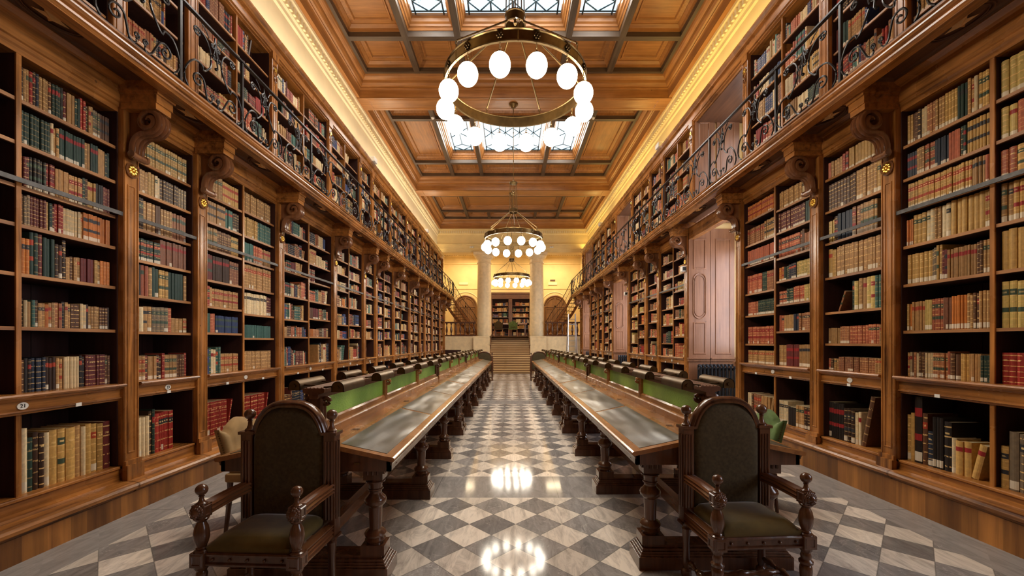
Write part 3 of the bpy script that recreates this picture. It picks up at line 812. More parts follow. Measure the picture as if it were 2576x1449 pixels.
# small things on the end walls
tag(MB().box(2.33, 2.63, YB - .03, YB, 5.18, 5.27).build('sign', 'plate'), 'small brown sign on the yellow wall above the arched door', 'sign')
tag(MB().box(2.22, 2.74, YB - .05, YB, 4.95, 5.10).build('wall_vent', 'plaster_w'), 'cream rectangular vent grille below the small brown sign', 'vent')
tag(MB().box(-3.12, -2.58, YB - .05, YB, 4.97, 5.11).build('wall_vent', 'plaster_w'), 'cream rectangular vent grille above the arched door by the columns, windowless side', 'vent')
tag(MB().box(-3.45, -3.12, YB - .02, YB, 2.60, 2.95).build('notice', 'white'), 'small white notice on the yellow wall beyond the balustrade', 'notice')
for x, w_ in ((-2.06, 'above the column on the windowless side'), (2.10, 'above the column on the windowed side')):
    T = empty('emergency_light', 'small twin white spotlight on the entablature ' + w_, 'light', 'twin spotlights on the entablature', (x, YEND, 6.48))
    MB().sphere((x - .055, YEND - .06, 6.48), .05).build('spot_head', 'white', T); MB().sphere((x + .055, YEND - .06, 6.48), .05).build('spot_head', 'white', T)
    MB().box(x - .1, x + .1, YEND - .03, YEND - .02, 6.44, 6.52).build('backplate', 'white', T)
for x in (-1.0, 1.35):
    for yy in (16.75, 10.75):
        pass
for x, y_ in ((-2.22, 11.80), (2.32, 11.80), (-1.12 - .8, 17.35), (1.2 + .8, 17.35)):
    tag(MB().lathe([(.045, 0), (.05, -.02), (.03, -.05), (0.0, -.06)], (x, y_, GZ), 14).build('smoke_detector', 'white'), 'small white smoke detector on the dark ceiling grid %s' % ({-2.22: 'beside the middle skylights, windowless side', 2.32: 'beside the middle skylights, windowed side', -1.92: 'in the last bay, windowless side', 2.0: 'in the last bay, windowed side'}[round(x, 2)]), 'smoke detector', 'smoke detectors')
# ================================================================== bookcases, galleries
def wx(s, d): return s * d
def console(s, y0, y1, Xp, z_dn, par, name='bracket'):
    """carved scroll bracket: strap swept along an S with a volute at each end"""
    pts = []
    c = (.200, 3.49)
    for k in range(46):
        t = k / 45
        th = (PI / 2 + 2.4 * PI) - t * (2.4 * PI + PI)       # ends at -pi/2
        r = .012 + .088 * t ** .8
        pts.append((c[0] + r * math.cos(th), c[1] + r * math.sin(th)))
    p0 = pts[-1]; p3 = (.045, 3.215)
    for k in range(1, 19):
        t = k / 18
        b = [(p0[0], p0[1]), (.11, p0[1] + .004), (.04, 3.35), p3]
        q = [(1-t)**3*b[0][i] + 3*(1-t)**2*t*b[1][i] + 3*(1-t)*t*t*b[2][i] + t**3*b[3][i] for i in (0, 1)]
        pts.append(tuple(q))
    c2 = (.072, 3.185)
    for k in range(22):
        t = k / 21
        th = PI - 0 + t * 1.9 * PI
        r = .036 * (1 - .75 * t)
        pts.append((c2[0] + r * math.cos(th), c2[1] + r * math.sin(th)))
    wid = y1 - y0
    # cross-section: ribbed outside
    ribs = [(0, 0), (.03, .014), (.08, .022), (.14, .014), (.17, .0), (.21, .0), (.26, .018), (.34, .028), (.42, .018), (.46, .0), (.54, .0), (.58, .018), (.66, .028), (.74, .018), (.79, .0), (.83, .0), (.86, .014), (.92, .022), (.97, .014), (1, 0)]
    th0 = .020
    vs = []; fs = []
    n = len(pts); m = len(ribs)
    for i, p in enumerate(pts):
        a = pts[max(i-1, 0)]; b = pts[min(i+1, n-1)]
        dx, dz = b[0]-a[0], b[1]-a[1]; L_ = math.hypot(dx, dz) or 1
        nx, nz = -dz / L_, dx / L_                # left normal
        sc = min(1, .25 + i / 12)
        if i > 62: sc = max(.35, 1 - (i - 62) / 30)
        for (w_, h) in ribs:
            vs.append((s * (Xp - (p[0] + nx * (h + th0 * .5) * sc)), y0 + w_ * wid, p[1] + nz * (h + th0 * .5) * sc + z_dn))
        for w_ in (1, 0):
            vs.append((s * (Xp - (p[0] - nx * th0 * .5 * sc)), y0 + w_ * wid, p[1] - nz * th0 * .5 * sc + z_dn))
    M_ = m + 2
    for i in range(n - 1):
        for j in range(M_):
            l = (j + 1) % M_
            fs.append((i*M_+j, i*M_+l, (i+1)*M_+l, (i+1)*M_+j))
    mb = MB(); mb.add(vs, fs, 0, True)
    # solid cheeks of the volutes
    ym = (y0 + y1) / 2
    mb.prism([(s * (Xp - (.185 + .062 * math.cos(t))), 3.50 + z_dn + .062 * math.sin(t)) for t in [2*PI*q/18 for q in range(18)]], y0 + .048, y1 - .048)
    mb.prism([(s * Xp, 3.585 + z_dn), (s * (Xp - .18), 3.585 + z_dn), (s * (Xp - .18), 3.44 + z_dn), (s * (Xp - .05), 3.37 + z_dn), (s * (Xp - .02), 3.24 + z_dn), (s * Xp, 3.2 + z_dn)], y0 + .052, y1 - .052)
    # little volute ends at the foot stick out sideways
    for yy in (y0 - .018, y1 - .006):
        mb.prism([(s * (Xp - (.072 + .032 * math.cos(t))), 3.185 + z_dn + .032 * math.sin(t)) for t in [2*PI*q/14 for q in range(14)]], yy, yy + .024)
    o = mb.build(name, 'carve', par, sharp=50)
    # gilded rosette under the bracket
    rm = Matrix.Rotation(-s * PI / 2, 4, 'Y')
    g = MB(); g.lathe([(.066, 0), (.068, .016), (.058, .026), (.050, .012)], (s * Xp, ym, 3.065 + z_dn), 20, mat=rm, cap=False)
    rr = g.build('rosette_rim', 'carve', o)
    g = MB()
    for k in range(8):
        t = 2 * PI * k / 8
        g.sphere((s * (Xp - .012), ym + .032 * math.cos(t), 3.065 + z_dn + .032 * math.sin(t)), .0165, 8)
    g.sphere((s * (Xp - .016), ym, 3.065 + z_dn), .013, 8)
    g.build('rosette', 'gold', o)
    return o

def face_panel(mb, s, X, y0, y1, z0, z1, dep=.012, ins=.022, mi=0):
    """sunk panel with a moulded edge on a face looking into the room"""
    mb.rings(lambda u, v, h: (s * (X - h), u, v), y0, y1, z0, z1, [(0, .001), (.004, .006), (.012, .006), (.018, -dep * .2), (.03, -dep * .2)], mi)

ROWS = []      # filled with shelf cells for the books: dict(s, level, bay, col, row, ya, yb, z, h, X, dep)
BAYNAME = {}
def bay_phrase(s, i, n):
    k = i
    if s < 0:
        names = ['case behind the camera', 'case 21 nearest the camera', 'narrow case 23 second along'] + ['%s case along' % ORD[j] for j in range(3, 20)]
        return names[i] + ' the windowless wall' if i > 1 else names[i] + ' on the windowless wall'
    names = {1: 'case nearest the camera', 2: 'narrow case next to the nearest one', 3: 'case just before the big radiator', 5: 'case just past the big radiator', 6: 'narrow case past the big radiator', 7: 'case just before the middle window recess', 9: 'case just past the middle window recess', 10: 'narrow case past the middle window recess', 11: 'case just before the last window recess', 13: 'end case beside the ladder'}
    return names.get(i, 'case') + ' on the windowed wall'

LROWS = [3.235, 2.93, 2.615, 2.315, 1.96, 1.60]
RSPEC = {1: [3.33, 3.02, 2.73, 2.395, 2.04, 1.61], 2: [3.39, 3.016, 2.65, 2.25, 1.85, 1.49]}
RR = random.Random(11)
def lower_rows(s, i, c):
    if s < 0:
        base = {1: [3.25, 2.94, 2.63, 2.354, 2.0, 1.615], 2: [3.23, 2.936, 2.583, 2.287, 1.95, 1.607]}.get(i)
        if base: return base
        return [z + RR.uniform(-.03, .03) for z in (3.225, 2.91, 2.605, 2.25, 1.90, 1.59)]
    if i in RSPEC: return RSPEC[i]
    base = [3.36, 3.0, 2.70, 2.27, 1.90, 1.50] if c else [3.33, 3.01, 2.65, 2.34, 2.03, 1.64]
    return [z + RR.uniform(-.02, .02) for z in base]

def number_plate(par, s, X, y, z, txt, r=.042):
    rm = Matrix.Rotation(-s * PI / 2, 4, 'Y') @ Matrix.Identity(4)
    mb = MB()
    n = 24
    prof = [(y + r * 1.35 * math.cos(2*PI*k/n), z + r * math.sin(2*PI*k/n)) for k in range(n)]
    vs = [(s * X, a, b) for a, b in prof] + [(s * (X - .006), a, b) for a, b in prof]
    mb.add(vs, [(k, (k+1) % n, n + (k+1) % n, n + k) for k in range(n)] + [tuple(range(n, 2*n))])
    o = mb.build('number_plate', 'white', par)
    if txt:
        cu = bpy.data.curves.new('number', 'FONT'); cu.body = txt; cu.size = r * 1.45; cu.align_x = 'CENTER'; cu.align_y = 'CENTER'; cu.extrude = .001
        cu.materials.append(M['ink'])
        tf = bpy.data.objects.new('tmp', cu); scene.collection.objects.link(tf); bpy.context.view_layer.update()
        me = bpy.data.meshes.new_from_object(tf.evaluated_get(bpy.context.evaluated_depsgraph_get())); bpy.data.objects.remove(tf)
        t = bpy.data.objects.new('number', me); scene.collection.objects.link(t)
        t.matrix_world = Matrix.Translation((s * (X - .008), y, z)) @ Matrix.Rotation(-s * PI / 2, 4, 'Z') @ Matrix.Rotation(PI / 2, 4, 'X')
        t.parent = o
    return o

def lower_case(s, i, y0, y1, nc, last):
    D = SD[s]; Xp = D['Xp']; X = Xp + .05; Xb = Xp + .50
    dz = D['open_top'] - 3.56
    ya, yb = y0 + PW, y1
    nm = bay_phrase(s, i, 0)
    T = empty('bookcase', 'tall carved walnut book' + nm, 'bookcase', 'lower bookcases on the %s wall' % D['name'], (s * X, (y0 + y1) / 2, 0))
    # pilaster (near edge)
    def pilaster(p0, p1):
        mb = MB()
        mb.box(s * Xp, s * (Xb), p0, p1, .20, 3.86 + dz)
        face_panel(mb, s, Xp, p0 + .035, p1 - .035, .50, 2.93 + dz, .02)
        for yy in (p0 + .010, p1 - .010):
            mb.tube([(s * (Xp + .002), yy, .42), (s * (Xp + .002), yy, 3.2 + dz)], .010, 6)
        mb.box(s * (Xp - .045), s * Xp, p0 - .012, p1 + .012, .22, .40).box(s * (Xp - .025), s * Xp, p0 - .006, p1 + .006, .40, .44)
        pl = mb.build('pilaster', 'case_z', T)
        console(s, p0 + .01, p1 - .01, Xp, dz, pl)
        # entablature block over the bracket
        b = MB(); pr = .295
        for (a, c, e) in ((3.585, 3.64, 0), (3.64, 3.655, .012), (3.655, 3.71, .012), (3.71, 3.73, .028), (3.73, D['soffit'] - dz + .03, .045)):
            b.box(s * (Xp - pr - e), s * (Xp + .02), p0 - .008 - e * .6, p1 + .008 + e * .6, a + dz, c + dz)
        b.build('bracket_block', 'case_y', pl)
        return pl
    pilaster(y0, y0 + PW)
    if last: pilaster(y1 - .02, y1 + PW - .04)
    # back and sides
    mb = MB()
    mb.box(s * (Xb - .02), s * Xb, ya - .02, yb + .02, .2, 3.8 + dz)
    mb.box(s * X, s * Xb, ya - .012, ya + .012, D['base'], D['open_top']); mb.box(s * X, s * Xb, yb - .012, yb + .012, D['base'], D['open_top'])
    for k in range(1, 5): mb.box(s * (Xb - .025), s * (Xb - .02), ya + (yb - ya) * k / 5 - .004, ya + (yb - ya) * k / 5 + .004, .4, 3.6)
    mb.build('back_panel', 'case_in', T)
    # frieze over the opening
    mb = MB(); o = D['open_top']
    prof = [(X, o), (Xb, o), (Xb, D['soffit']), (X - .10, D['soffit']), (X - .10, D['soffit'] - .015), (X - .06, D['soffit'] - .045), (X - .03, D['soffit'] - .055), (X - .03, o + .085), (X - .015, o + .078), (X - .015, o + .05), (X, o + .04)]
    yprism(mb, prof, ya, yb, s); mb.build('frieze', 'case_y', T)
    # dividers and uprights
    nc_ = nc
    w_ = (yb - ya) / nc_
    cols = []
    for c in range(nc_):
        a = ya + c * w_ + (.012 if c == 0 else .016); b = ya + (c + 1) * w_ - (.012 if c == nc_ - 1 else .016)
        cols.append((a, b))
    for c in range(1, nc_):
        yy = ya + c * w_
        MB().box(s * (X + .014), s * Xb, yy - .014, yy + .014, D['base'], o, 1).box(s * (X + .002), s * (X + .014), yy - .016, yy + .016, D['base'], o, 0).build('divider', ['case_z', 'case_in'], T)  # sides behind the front edge painted darker, as shade
    # ledge with its front board
    l1, l0 = D['ledge']
    mb = MB()
    prof = [(X, l0), (Xb, l0), (Xb, l1), (X - .075, l1), (X - .085, l1 - .012), (X - .075, l1 - .026), (X - .055, l1 - .032), (X - .04, l1 - .05), (X - .02, l1 - .056), (X - .02, l0 + .035), (X - .032, l0 + .03), (X - .034, l0 + .02), (X - .015, l0 + .012), (X - .012, l0)]
    yprism(mb, prof, ya, yb, s); lg = mb.build('ledge', 'case_y', T)
    ptxt = {(-1, 1): '21', (-1, 2): '23'}.get((s, i), '')
    if (s, i) != (1, 1): number_plate(lg, s, X - .021, (ya + yb) / 2 + (.0 if nc_ > 1 else .0), (l0 + l1) / 2 - .012, ptxt, .026)
    for c, (a, b) in enumerate(cols):
        if nc_ == 1 or True:
            MB().box(s * (X - .037), s * (X - .03), (a + b) / 2 - .022, (a + b) / 2 + .022, l0 + .004, l0 + .032).build('shelf_label', 'white', lg)
    # base board, torus and veneered plinth
    mb = MB(); P = Xp + D['plinth']; Q = Xp + D['tor']; h = .0 if s < 0 else .05
    B_ = D['base']; prof = [(Xb, 0), (Xb, B_), (X - .03, B_), (X - .038, B_ - .006), (X - .038, B_ - .02), (X - .024, B_ - .03), (X - .022, .30 + h), (X - .03, .272 + h), (Q + .03, .262 + h), (Q + .004, .252 + h), (Q - .008, .234 + h), (Q - .004, .210 + h), (Q + .014, .197 + h), (P + .003, .190 + h), (P + .003, .176 + h), (P + .02, .176 + h), (P + .02, 0)]
    yprism(mb, prof, y0 - .02 if i else y0, y1 + (.2 if last else 0), s)
    mb.build('base_moulding', 'case_y', T)
    mb = MB(); mb.box(s * P, s * (P + .03), y0, y1 + (.2 if last else 0), 0, .178 + h)
    mb.build('plinth', 'veneer', T)
    # shelves
    for c, (a, b) in enumerate(cols):
        rows = lower_rows(s, i, c)
        zs = rows + [l1, D['base']]
        for z in rows:
            MB().box(s * (X + .012), s * (X + .030), a - .003, b + .003, z - .026, z, 0).box(s * (X + .030), s * (Xb - .02), a - .003, b + .003, z - .025, z - .0005, 1).build('shelf', ['shelf', 'case_in'], T)  # front edge in shelf wood, board behind it darkened for the shade inside
        tops = [D['open_top']] + [z - .026 for z in rows[:-1]] + [rows[-1] - .026] + [l0]
        for r, z in enumerate(zs):
            ROWS.append(dict(s=s, lv=0, bay=i, col=c, row=r, a=a, b=b, z=z, h=tops[r] - z, X=X + .035, dep=.34, nc=nc_))
    # ladder rail
    zr = (2.655 if s < 0 else 2.715)
    mb = MB(); mb.box(s * (X - .045), s * (X - .033), ya - .01, yb + .01, zr - .022, zr + .012)
    for yy in (ya + .03, yb - .03): mb.box(s * (X - .04), s * (X + .01), yy - .012, yy + .012, zr - .012, zr + .002)
    mb.build('ladder_rail', 'rail_steel', T)
    return T

def upper_case(s, i, y0, y1, nc, last):
    D = SD[s]; X = D['up']; Xb = X + .27; z0 = D['fz1']; zt = D['ztop']; o = D['uo']
    ya, yb = y0 + PW, y1
    ph = bay_phrase(s, i, 0).replace('case', 'gallery bookcase', 1)
    if nc == 'w':
        ph = {0: 'nearest the camera', 4: 'above the big radiator', 8: 'in the middle', 12: 'nearest the stairs'}[i]
        T = empty('window_surround', 'carved walnut surround of the upper window recess ' + ph, 'window surround', 'upper window surrounds', (s * X, (y0 + y1) / 2, z0))
    else:
        T = empty('upper_bookcase', 'walnut ' + ph + ', upper level', 'bookcase', 'gallery bookcases on the %s wall' % D['name'], (s * X, (y0 + y1) / 2, z0))
    def pil(p0, p1):
        mb = MB(); mb.box(s * (X - .04), s * Xb, p0, p1, z0, o + .04)
        face_panel(mb, s, X - .04, p0 + .035, p1 - .035, z0 + .12, o - .42, .02)
        mb.box(s * (X - .06), s * X, p0 - .006, p1 + .006, z0, z0 + .09).box(s * (X - .06), s * X, p0 - .006, p1 + .006, o - .06, o + .04)
        for yy in (p0 + .01, p1 - .01): mb.tube([(s * (X - .038), yy, z0 + .1), (s * (X - .038), yy, o)], .009, 5)
        p = mb.build('pilaster', 'case_z', T)
        ym = (p0 + p1) / 2
        g = MB(); f = lambda a, zz, e: (s * (X - .045 - e), ym + a, zz)
        # star on an oval cartouche with a scroll drop
        c = o - .20; pts = []
        for k in range(10):
            t = PI / 2 + k * PI / 5; r = .050 if k % 2 == 0 else .020
            pts.append((r * math.cos(t), c + r * math.sin(t)))
        vs = [f(a, b, .01) for a, b in pts] + [f(0, c, .028)]
        g.add(vs, [(k, (k+1) % 10, 10) for k in range(10)]); g.build('star', 'gold', p)
        g = MB()
        g.tube([f(.052 * math.cos(t), c - .02 + .085 * math.sin(t), .006) for t in [2*PI*k/20 for k in range(20)]], .007, 5, closed=True)
        g.tube([f(.030 * math.cos(t), c - .15 + .035 * math.sin(t), .012) for t in [2*PI*k/12 for k in range(12)]], .010, 5, closed=True)
        g.build('cartouche', 'carve', p)
    pil(y0, y0 + PW)
    if last: pil(y1 - .02, y1 + PW - .04)
    # cornice
    mb = MB()
    prof = [(X, o), (Xb, o), (Xb, zt), (X - .13, zt), (X - .135, zt - .03), (X - .10, zt - .06), (X - .09, zt - .085), (X - .05, zt - .10), (X - .05, o + .05), (X - .03, o + .04), (X - .03, o + .02), (X, o + .012)]
    yprism(mb, prof, y0, y1 + (.12 if last else 0), s); mb.build('cornice', 'case_y', T)
    if nc == 'w':
        return T
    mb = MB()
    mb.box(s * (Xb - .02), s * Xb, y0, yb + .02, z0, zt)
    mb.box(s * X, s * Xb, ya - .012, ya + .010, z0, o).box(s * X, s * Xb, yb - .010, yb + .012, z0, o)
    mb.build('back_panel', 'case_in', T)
    MB().box(s * (X - .0), s * Xb, ya, yb, z0, D['uz'][0]).build('base_board', 'case_y', T)
    w_ = (yb - ya) / nc
    for c in range(1, nc):
        MB().box(s * (X + .002), s * Xb, ya + c * w_ - .014, ya + c * w_ + .014, z0, o).build('divider', 'case_z', T)
    for c in range(nc):
        a = ya + c * w_ + .014; b = ya + (c + 1) * w_ - .014
        zs = [z + (RR.uniform(-.025, .025) if k else 0) for k, z in enumerate(D['uz'])]
        for z in zs[1:]: MB().box(s * (X + .008), s * (X + .024), a - .002, b + .002, z - .022, z, 0).box(s * (X + .024), s * (Xb - .02), a - .002, b + .002, z - .021, z - .0005, 1).build('shelf', ['shelf', 'case_in'], T)  # gallery shelves likewise: shade painted into the board behind the edge
        tops = [z - .022 for z in zs[1:]] + [o]
        for r, z in enumerate(zs):
            ROWS.append(dict(s=s, lv=1, bay=i, col=c, row=r, a=a, b=b, z=z, h=tops[r] - z, X=X + .025, dep=.2, nc=nc))
    return T

for s, YY, NN in ((-1, YL, NL), (1, YR, NR)):
    n = len(NN)
    for i in range(n):
        last = i == n - 1
        if NN[i] != 'w': lower_case(s, i, YY[i], YY[i+1], NN[i], last)
        elif True:
            # pilaster closing the recess on its near side belongs to the recess surround
            D = SD[s]; Xp = D['Xp']; dz = D['open_top'] - 3.56; y0 = YY[i]
            T = empty('window_surround', 'carved walnut pilaster and bracket on the near side of the window recess %s' % {0: 'nearest the camera', 4: 'above the big radiator', 8: 'in the middle', 12: 'nearest the stairs'}[i], 'window surround', 'lower window surrounds', (Xp, y0, 0))
            mb = MB(); p0, p1 = y0, y0 + PW
            mb.box(Xp, Xp + .54, p0, p1, 0, 3.86 + dz); face_panel(mb, s, Xp, p0 + .035, p1 - .035, .50, 2.93 + dz, .02)
            for yy in (p0 + .010, p1 - .010): mb.tube([(Xp + .002, yy, .42), (Xp + .002, yy, 3.2 + dz)], .010, 6)
            mb.box(Xp - .025, Xp, p0 - .008, p1 + .008, 0, .335)
            pl = mb.build('pilaster', 'case_z', T)
            console(s, p0 + .01, p1 - .01, Xp, dz, pl)
            b = MB()
            for (a_, c_, e) in ((3.585, 3.64, 0), (3.64, 3.655, .012), (3.655, 3.71, .012), (3.71, 3.73, .028), (3.73, D['soffit'] - dz + .03, .045)):
                b.box((Xp - .295 - e), (Xp + .02), p0 - .008 - e * .6, p1 + .008 + e * .6, a_ + dz, c_ + dz)
            b.build('bracket_block', 'case_y', pl)
            MB().box(Xp + .02, Xp + .14, y0 + PW, YY[i+1], 3.60, 3.84).build('lintel', 'case_y', T)
        upper_case(s, i, YY[i], YY[i+1], NN[i], last)

# ---- galleries
YG = 21.6
def gallery(s, YY, NN):
    D = SD[s]; fx = D['fx']; z0, z1 = D['fz0'], D['fz1']; so = D['soffit']
    T = empty('gallery', 'long narrow wooden gallery walkway along the %s wall, on carved brackets' % D['name'], 'gallery', 'galleries', (s * (fx + .3), 10, z0))
    mb = MB()
    prof = [(D['up'] + .02, so + .030), (D['up'] + .02, z1 - .005), (fx + .02, z1 - .005), (fx + .02, so + .030)]
    if s > 0: pass
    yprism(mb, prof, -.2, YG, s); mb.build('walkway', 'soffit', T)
    mb = MB()
    prof = [(fx + .12, z0), (fx + .12, z1), (fx - .012, z1), (fx - .022, z1 - .006), (fx - .022, z1 - .022), (fx - .006, z1 - .028), (fx - .006, z1 - .036), (fx - .020, z1 - .044), (fx - .024, z1 - .060), (fx - .012, z1 - .078), (fx + .008, z1 - .086), (fx + .008, z1 - .094), (fx - .002, z1 - .098), (fx - .004, z1 - .116), (fx + .010, z1 - .122), (fx + .022, z0 + .006), (fx + .022, z0)]
    yprism(mb, prof, -.2, YG, s); mb.build('fascia', 'case_y', T)
    # soffit bays with a star medallion
    for i in range(len(NN)):
        a, b = YY[i] + PW + .02, YY[i+1] - .02
        xa, xb = D['fx'] + .12, D['Xp'] - .03
        mb = MB()
        xx = sorted((s * xa, s * xb))
        mb.rings(lambda u, v, h: (u, v, so + .012 - h), xx[0], xx[1], a, b, [(0, .02), (.02, .02), (.028, .006), (.045, .0)])
        nm = 2 if (b - a) > 1.25 else 1
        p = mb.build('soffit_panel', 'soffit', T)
        xm = (xx[0] + xx[1]) / 2
        yc = (a + b) / 2
        m2 = MB()
        for (ra, rb, h) in ((.118, .210, .009), (.100, .180, .005)):
            m2.tube([(xm + ra * math.cos(t), yc + rb * math.sin(t), so - .002) for t in [2*PI*k/28 for k in range(28)]], h, 6, closed=True)
        m2.build('medallion', 'soffit', p)
        g = MB(); pts = []
        for k in range(10):
            t = k * PI / 5 + .3; r = .095 if k % 2 == 0 else .038
            pts.append((xm + r * .78 * math.cos(t), yc + r * 1.25 * math.sin(t), so - .006))
        g.add(pts + [(xm, yc, so - .034)], [(k, (k+1) % 10, 10) for k in range(10)])
        g.build('star', 'star', p)
    return T
M['star'] = wood('star_inlay', (0.85, 0.50, 0.18), (0.60, 0.32, 0.10), 'y', .4, knots=False)
gallery(-1, YL, NL); gallery(1, YR, NR)

def spiral2(cx, cy, r0, r1, a0, a1, n=18):
    return [(cx + (r0 + (r1 - r0) * k / n) * math.cos(a0 + (a1 - a0) * k / n), cy + (r0 + (r1 - r0) * k / n) * math.sin(a0 + (a1 - a0) * k / n)) for k in range(n + 1)]
def scroll_curves(W, H):
    """one module of the wrought ironwork, u along the rail 0..W, v up 0..H"""
    out = []
    def half(f):
        c = []
        # long bar: curl at the rail, bulging in, sweeping out to the foot
        p = spiral2(.22, .80, .012, .055, 4.6 * PI / 2 * 1.0 + PI, PI / 2, 16)
        p += [(.33, .83), (.40, .72), (.415, .58), (.38, .45), (.31, .36)]
        c.append((p, .0075))
        c.append(([(.31, .36), (.275, .345), (.27, .385), (.235, .40), (.15, .385), (.08, .30), (.035, .18), (.05, .08), (.10, .03)], .0075))
        # bottom volute and its tail
        q = spiral2(.235, .165, .014, .088, -2.4 * PI, .15 * PI, 22)
        q = q[::-1]
        c.append((spiral2(.225, .175, .010, .092, 2.9 * PI, 0.15 * PI, 24) + [(.345, .12), (.375, .05), (.42, .015)], .0075))
        # small S's of the pendant under the rail
        c.append((spiral2(.455, .80, .006, .030, 3.4 * PI, .5 * PI, 14)[::1] + [(.485, .86), (.498, .93)], .006))
        c.append(([(.497, .84), (.475, .74), (.455, .68)] + spiral2(.468, .655, .022, .006, PI, 3.2 * PI, 12), .006))
        c.append(([(.30, .97), (.36, .93), (.40, .86)], .005))
        # foot fleuron
        c.append(([(.42, .015), (.455, .05)] + spiral2(.448, .115, .034, .006, -PI / 2, 2.2 * PI, 14), .006))
        return [([(f(u), v) for u, v in p], r) for p, r in c]
    out += half(lambda u: u); out += half(lambda u: 1 - u)
    out.append(([(.5, .95), (.5, .52)], .006))
    return [([(u * W, v * H) for u, v in p], r) for p, r in out]
def railing(s, YY, NN):
    D = SD[s]; x = s * (D['fx'] + .015); z1 = D['fz1']; H = .775
    T = empty('gallery_railing', 'black wrought iron railing with scrolls along the gallery on the %s wall' % D['name'], 'railing', 'gallery railings', (x, 10, z1))
    mb = MB()
    mb.box(x - .020, x + .020, -.2, YG, z1 + H - .012, z1 + H + .004).box(x - .012, x + .012, -.2, YG, z1 + H + .004, z1 + H + .014)
    mb.build('top_rail', 'iron', T)
    MB().box(x - .012, x + .012, -.2, YG, z1 + .006, z1 + .020).build('bottom_rail', 'iron', T)
    first = {}
    for i in range(len(NN) + 1):
        y0 = YY[i] + PW / 2 if i < len(NN) else YG - .02
        MB().box(x - .013, x + .013, y0 - .013, y0 + .013, z1, z1 + H).build('post', 'iron', T)
        if i == len(NN): break
        y1 = (YY[i+1] + PW / 2) if i < len(NN) - 1 else YG - .02
        if y1 - y0 < .3: continue
        nm = 2 if y1 - y0 > 1.2 else 1
        Wd = (y1 - y0) / nm
        for k in range(nm):
            ya = y0 + k * Wd
            det = ya < 9
            mb = MB()
            for p, r in scroll_curves(Wd, H - .03):
                P3 = []
                for (u, v) in p:
                    bow = .035 * math.sin(min(1, v / H) * PI) if v < H * .5 else .035 * math.sin(min(1, v / H) * PI) * .6
                    P3.append((x - s * bow, ya + u, z1 + .012 + v))
                P3 = cat_rom(P3, 2 if det else 1) if det else P3[::(1 if ya < 14 else 2)] + [P3[-1]]
                mb.tube(P3, r * 1.2, 6 if det else 4)
            for (u, v) in ((.5, .52), (.5, .64), (.455, .66), (.545, .66)):
                mb.sphere((x - s * .02, ya + u * Wd, z1 + v * H), .016, 8)
            mb.build('scroll_panel', 'iron', T)
    return T
railing(-1, YL, NL); railing(1, YR, NR)

# ---- flights of stairs from each gallery end down to the platform
for s, lab in ((-1, 'narrow dark stair curving down from the gallery end, windowless side'), (1, 'narrow dark stair curving down from the gallery end, above the ladder')):
    D = SD[s]
    T = empty('gallery_stair', lab, 'stairs', 'gallery stairs', (s * 3.1, YG, D['fz1']))
    A = [(s * (D['fx'] + .0), YG, D['fz1'] - .05), (s * (D['fx'] - .05), YG + .4, D['fz1'] - .22), (s * (D['fx'] - .38), YG + 1.1, 3.05), (s * (D['fx'] - .80), YG + 1.8, 2.50), (s * (D['fx'] - 1.15), YG + 2.5, PLAT + .02)]
    B = [(s * (D['fx'] + .55), YG, D['fz1'] - .05), (s * (D['fx'] + .5), YG + .55, D['fz1'] - .22), (s * (D['fx'] + .18), YG + 1.4, 3.05), (s * (D['fx'] - .25), YG + 2.1, 2.50), (s * (D['fx'] - .65), YG + 2.85, PLAT + .02)]
    a = cat_rom(A, 4); b = cat_rom(B, 4)
    for P in (a, b):
        mb = MB(); vs = []; n = len(P)
        for p in P:
            for dx, dz in ((-.02, .07), (.02, .07), (.02, -.13), (-.02, -.13)): vs.append((p.x + dx, p.y, max(PLAT + .01, p.z + dz)))
        fs = [(i*4+j, i*4+(j+1)%4, i*4+4+(j+1)%4, i*4+4+j) for i in range(n-1) for j in range(4)] + [(0,1,2,3), (4*n-4, 4*n-3, 4*n-2, 4*n-1)]
        mb.add(vs, fs); mb.build('stringer', 'dark_y', T)
        mb = MB(); mb.tube([(p.x, p.y, p.z + .80) for p in P], .016, 6); mb.tube([(p.x, p.y, p.z + .42) for p in P], .009, 5)
        for k in range(0, n): mb.tube([P[k], P[k] + Vector((0, 0, .80))], .008, 5)
        mb.build('stair_railing', 'iron', T)
    for k in range(1, len(a) - 1):
        p, q = a[k], b[k]
        MB().add([(p.x, p.y - .1, p.z), (q.x, q.y - .1, p.z), (q.x, q.y + .12, p.z), (p.x, p.y + .12, p.z), (p.x, p.y - .1, p.z - .025), (q.x, q.y - .1, p.z - .025), (q.x, q.y + .12, p.z - .025), (p.x, p.y + .12, p.z - .025)], [(0,1,2,3), (4,7,6,5), (0,4,5,1), (1,5,6,2), (2,6,7,3), (3,7,4,0)]).build('tread', 'dark_y', T)
for yy, w_ in ((8.61, 'past the big radiator'), (12.94, 'before the middle window recess')):
    T = empty('sensor_box', 'small white and grey box fixed under the bracket ' + w_, 'sensor', 'sensor boxes on the windowed wall', (3.57, yy, 3.0))
    MB().box(3.50, 3.598, yy - .05, yy + .04, 2.96, 3.07).build('housing', 'white', T, bevel=.008)
    MB().box(3.52, 3.58, yy - .058, yy - .05, 2.98, 3.05).build('face_plate', 'ink', T)
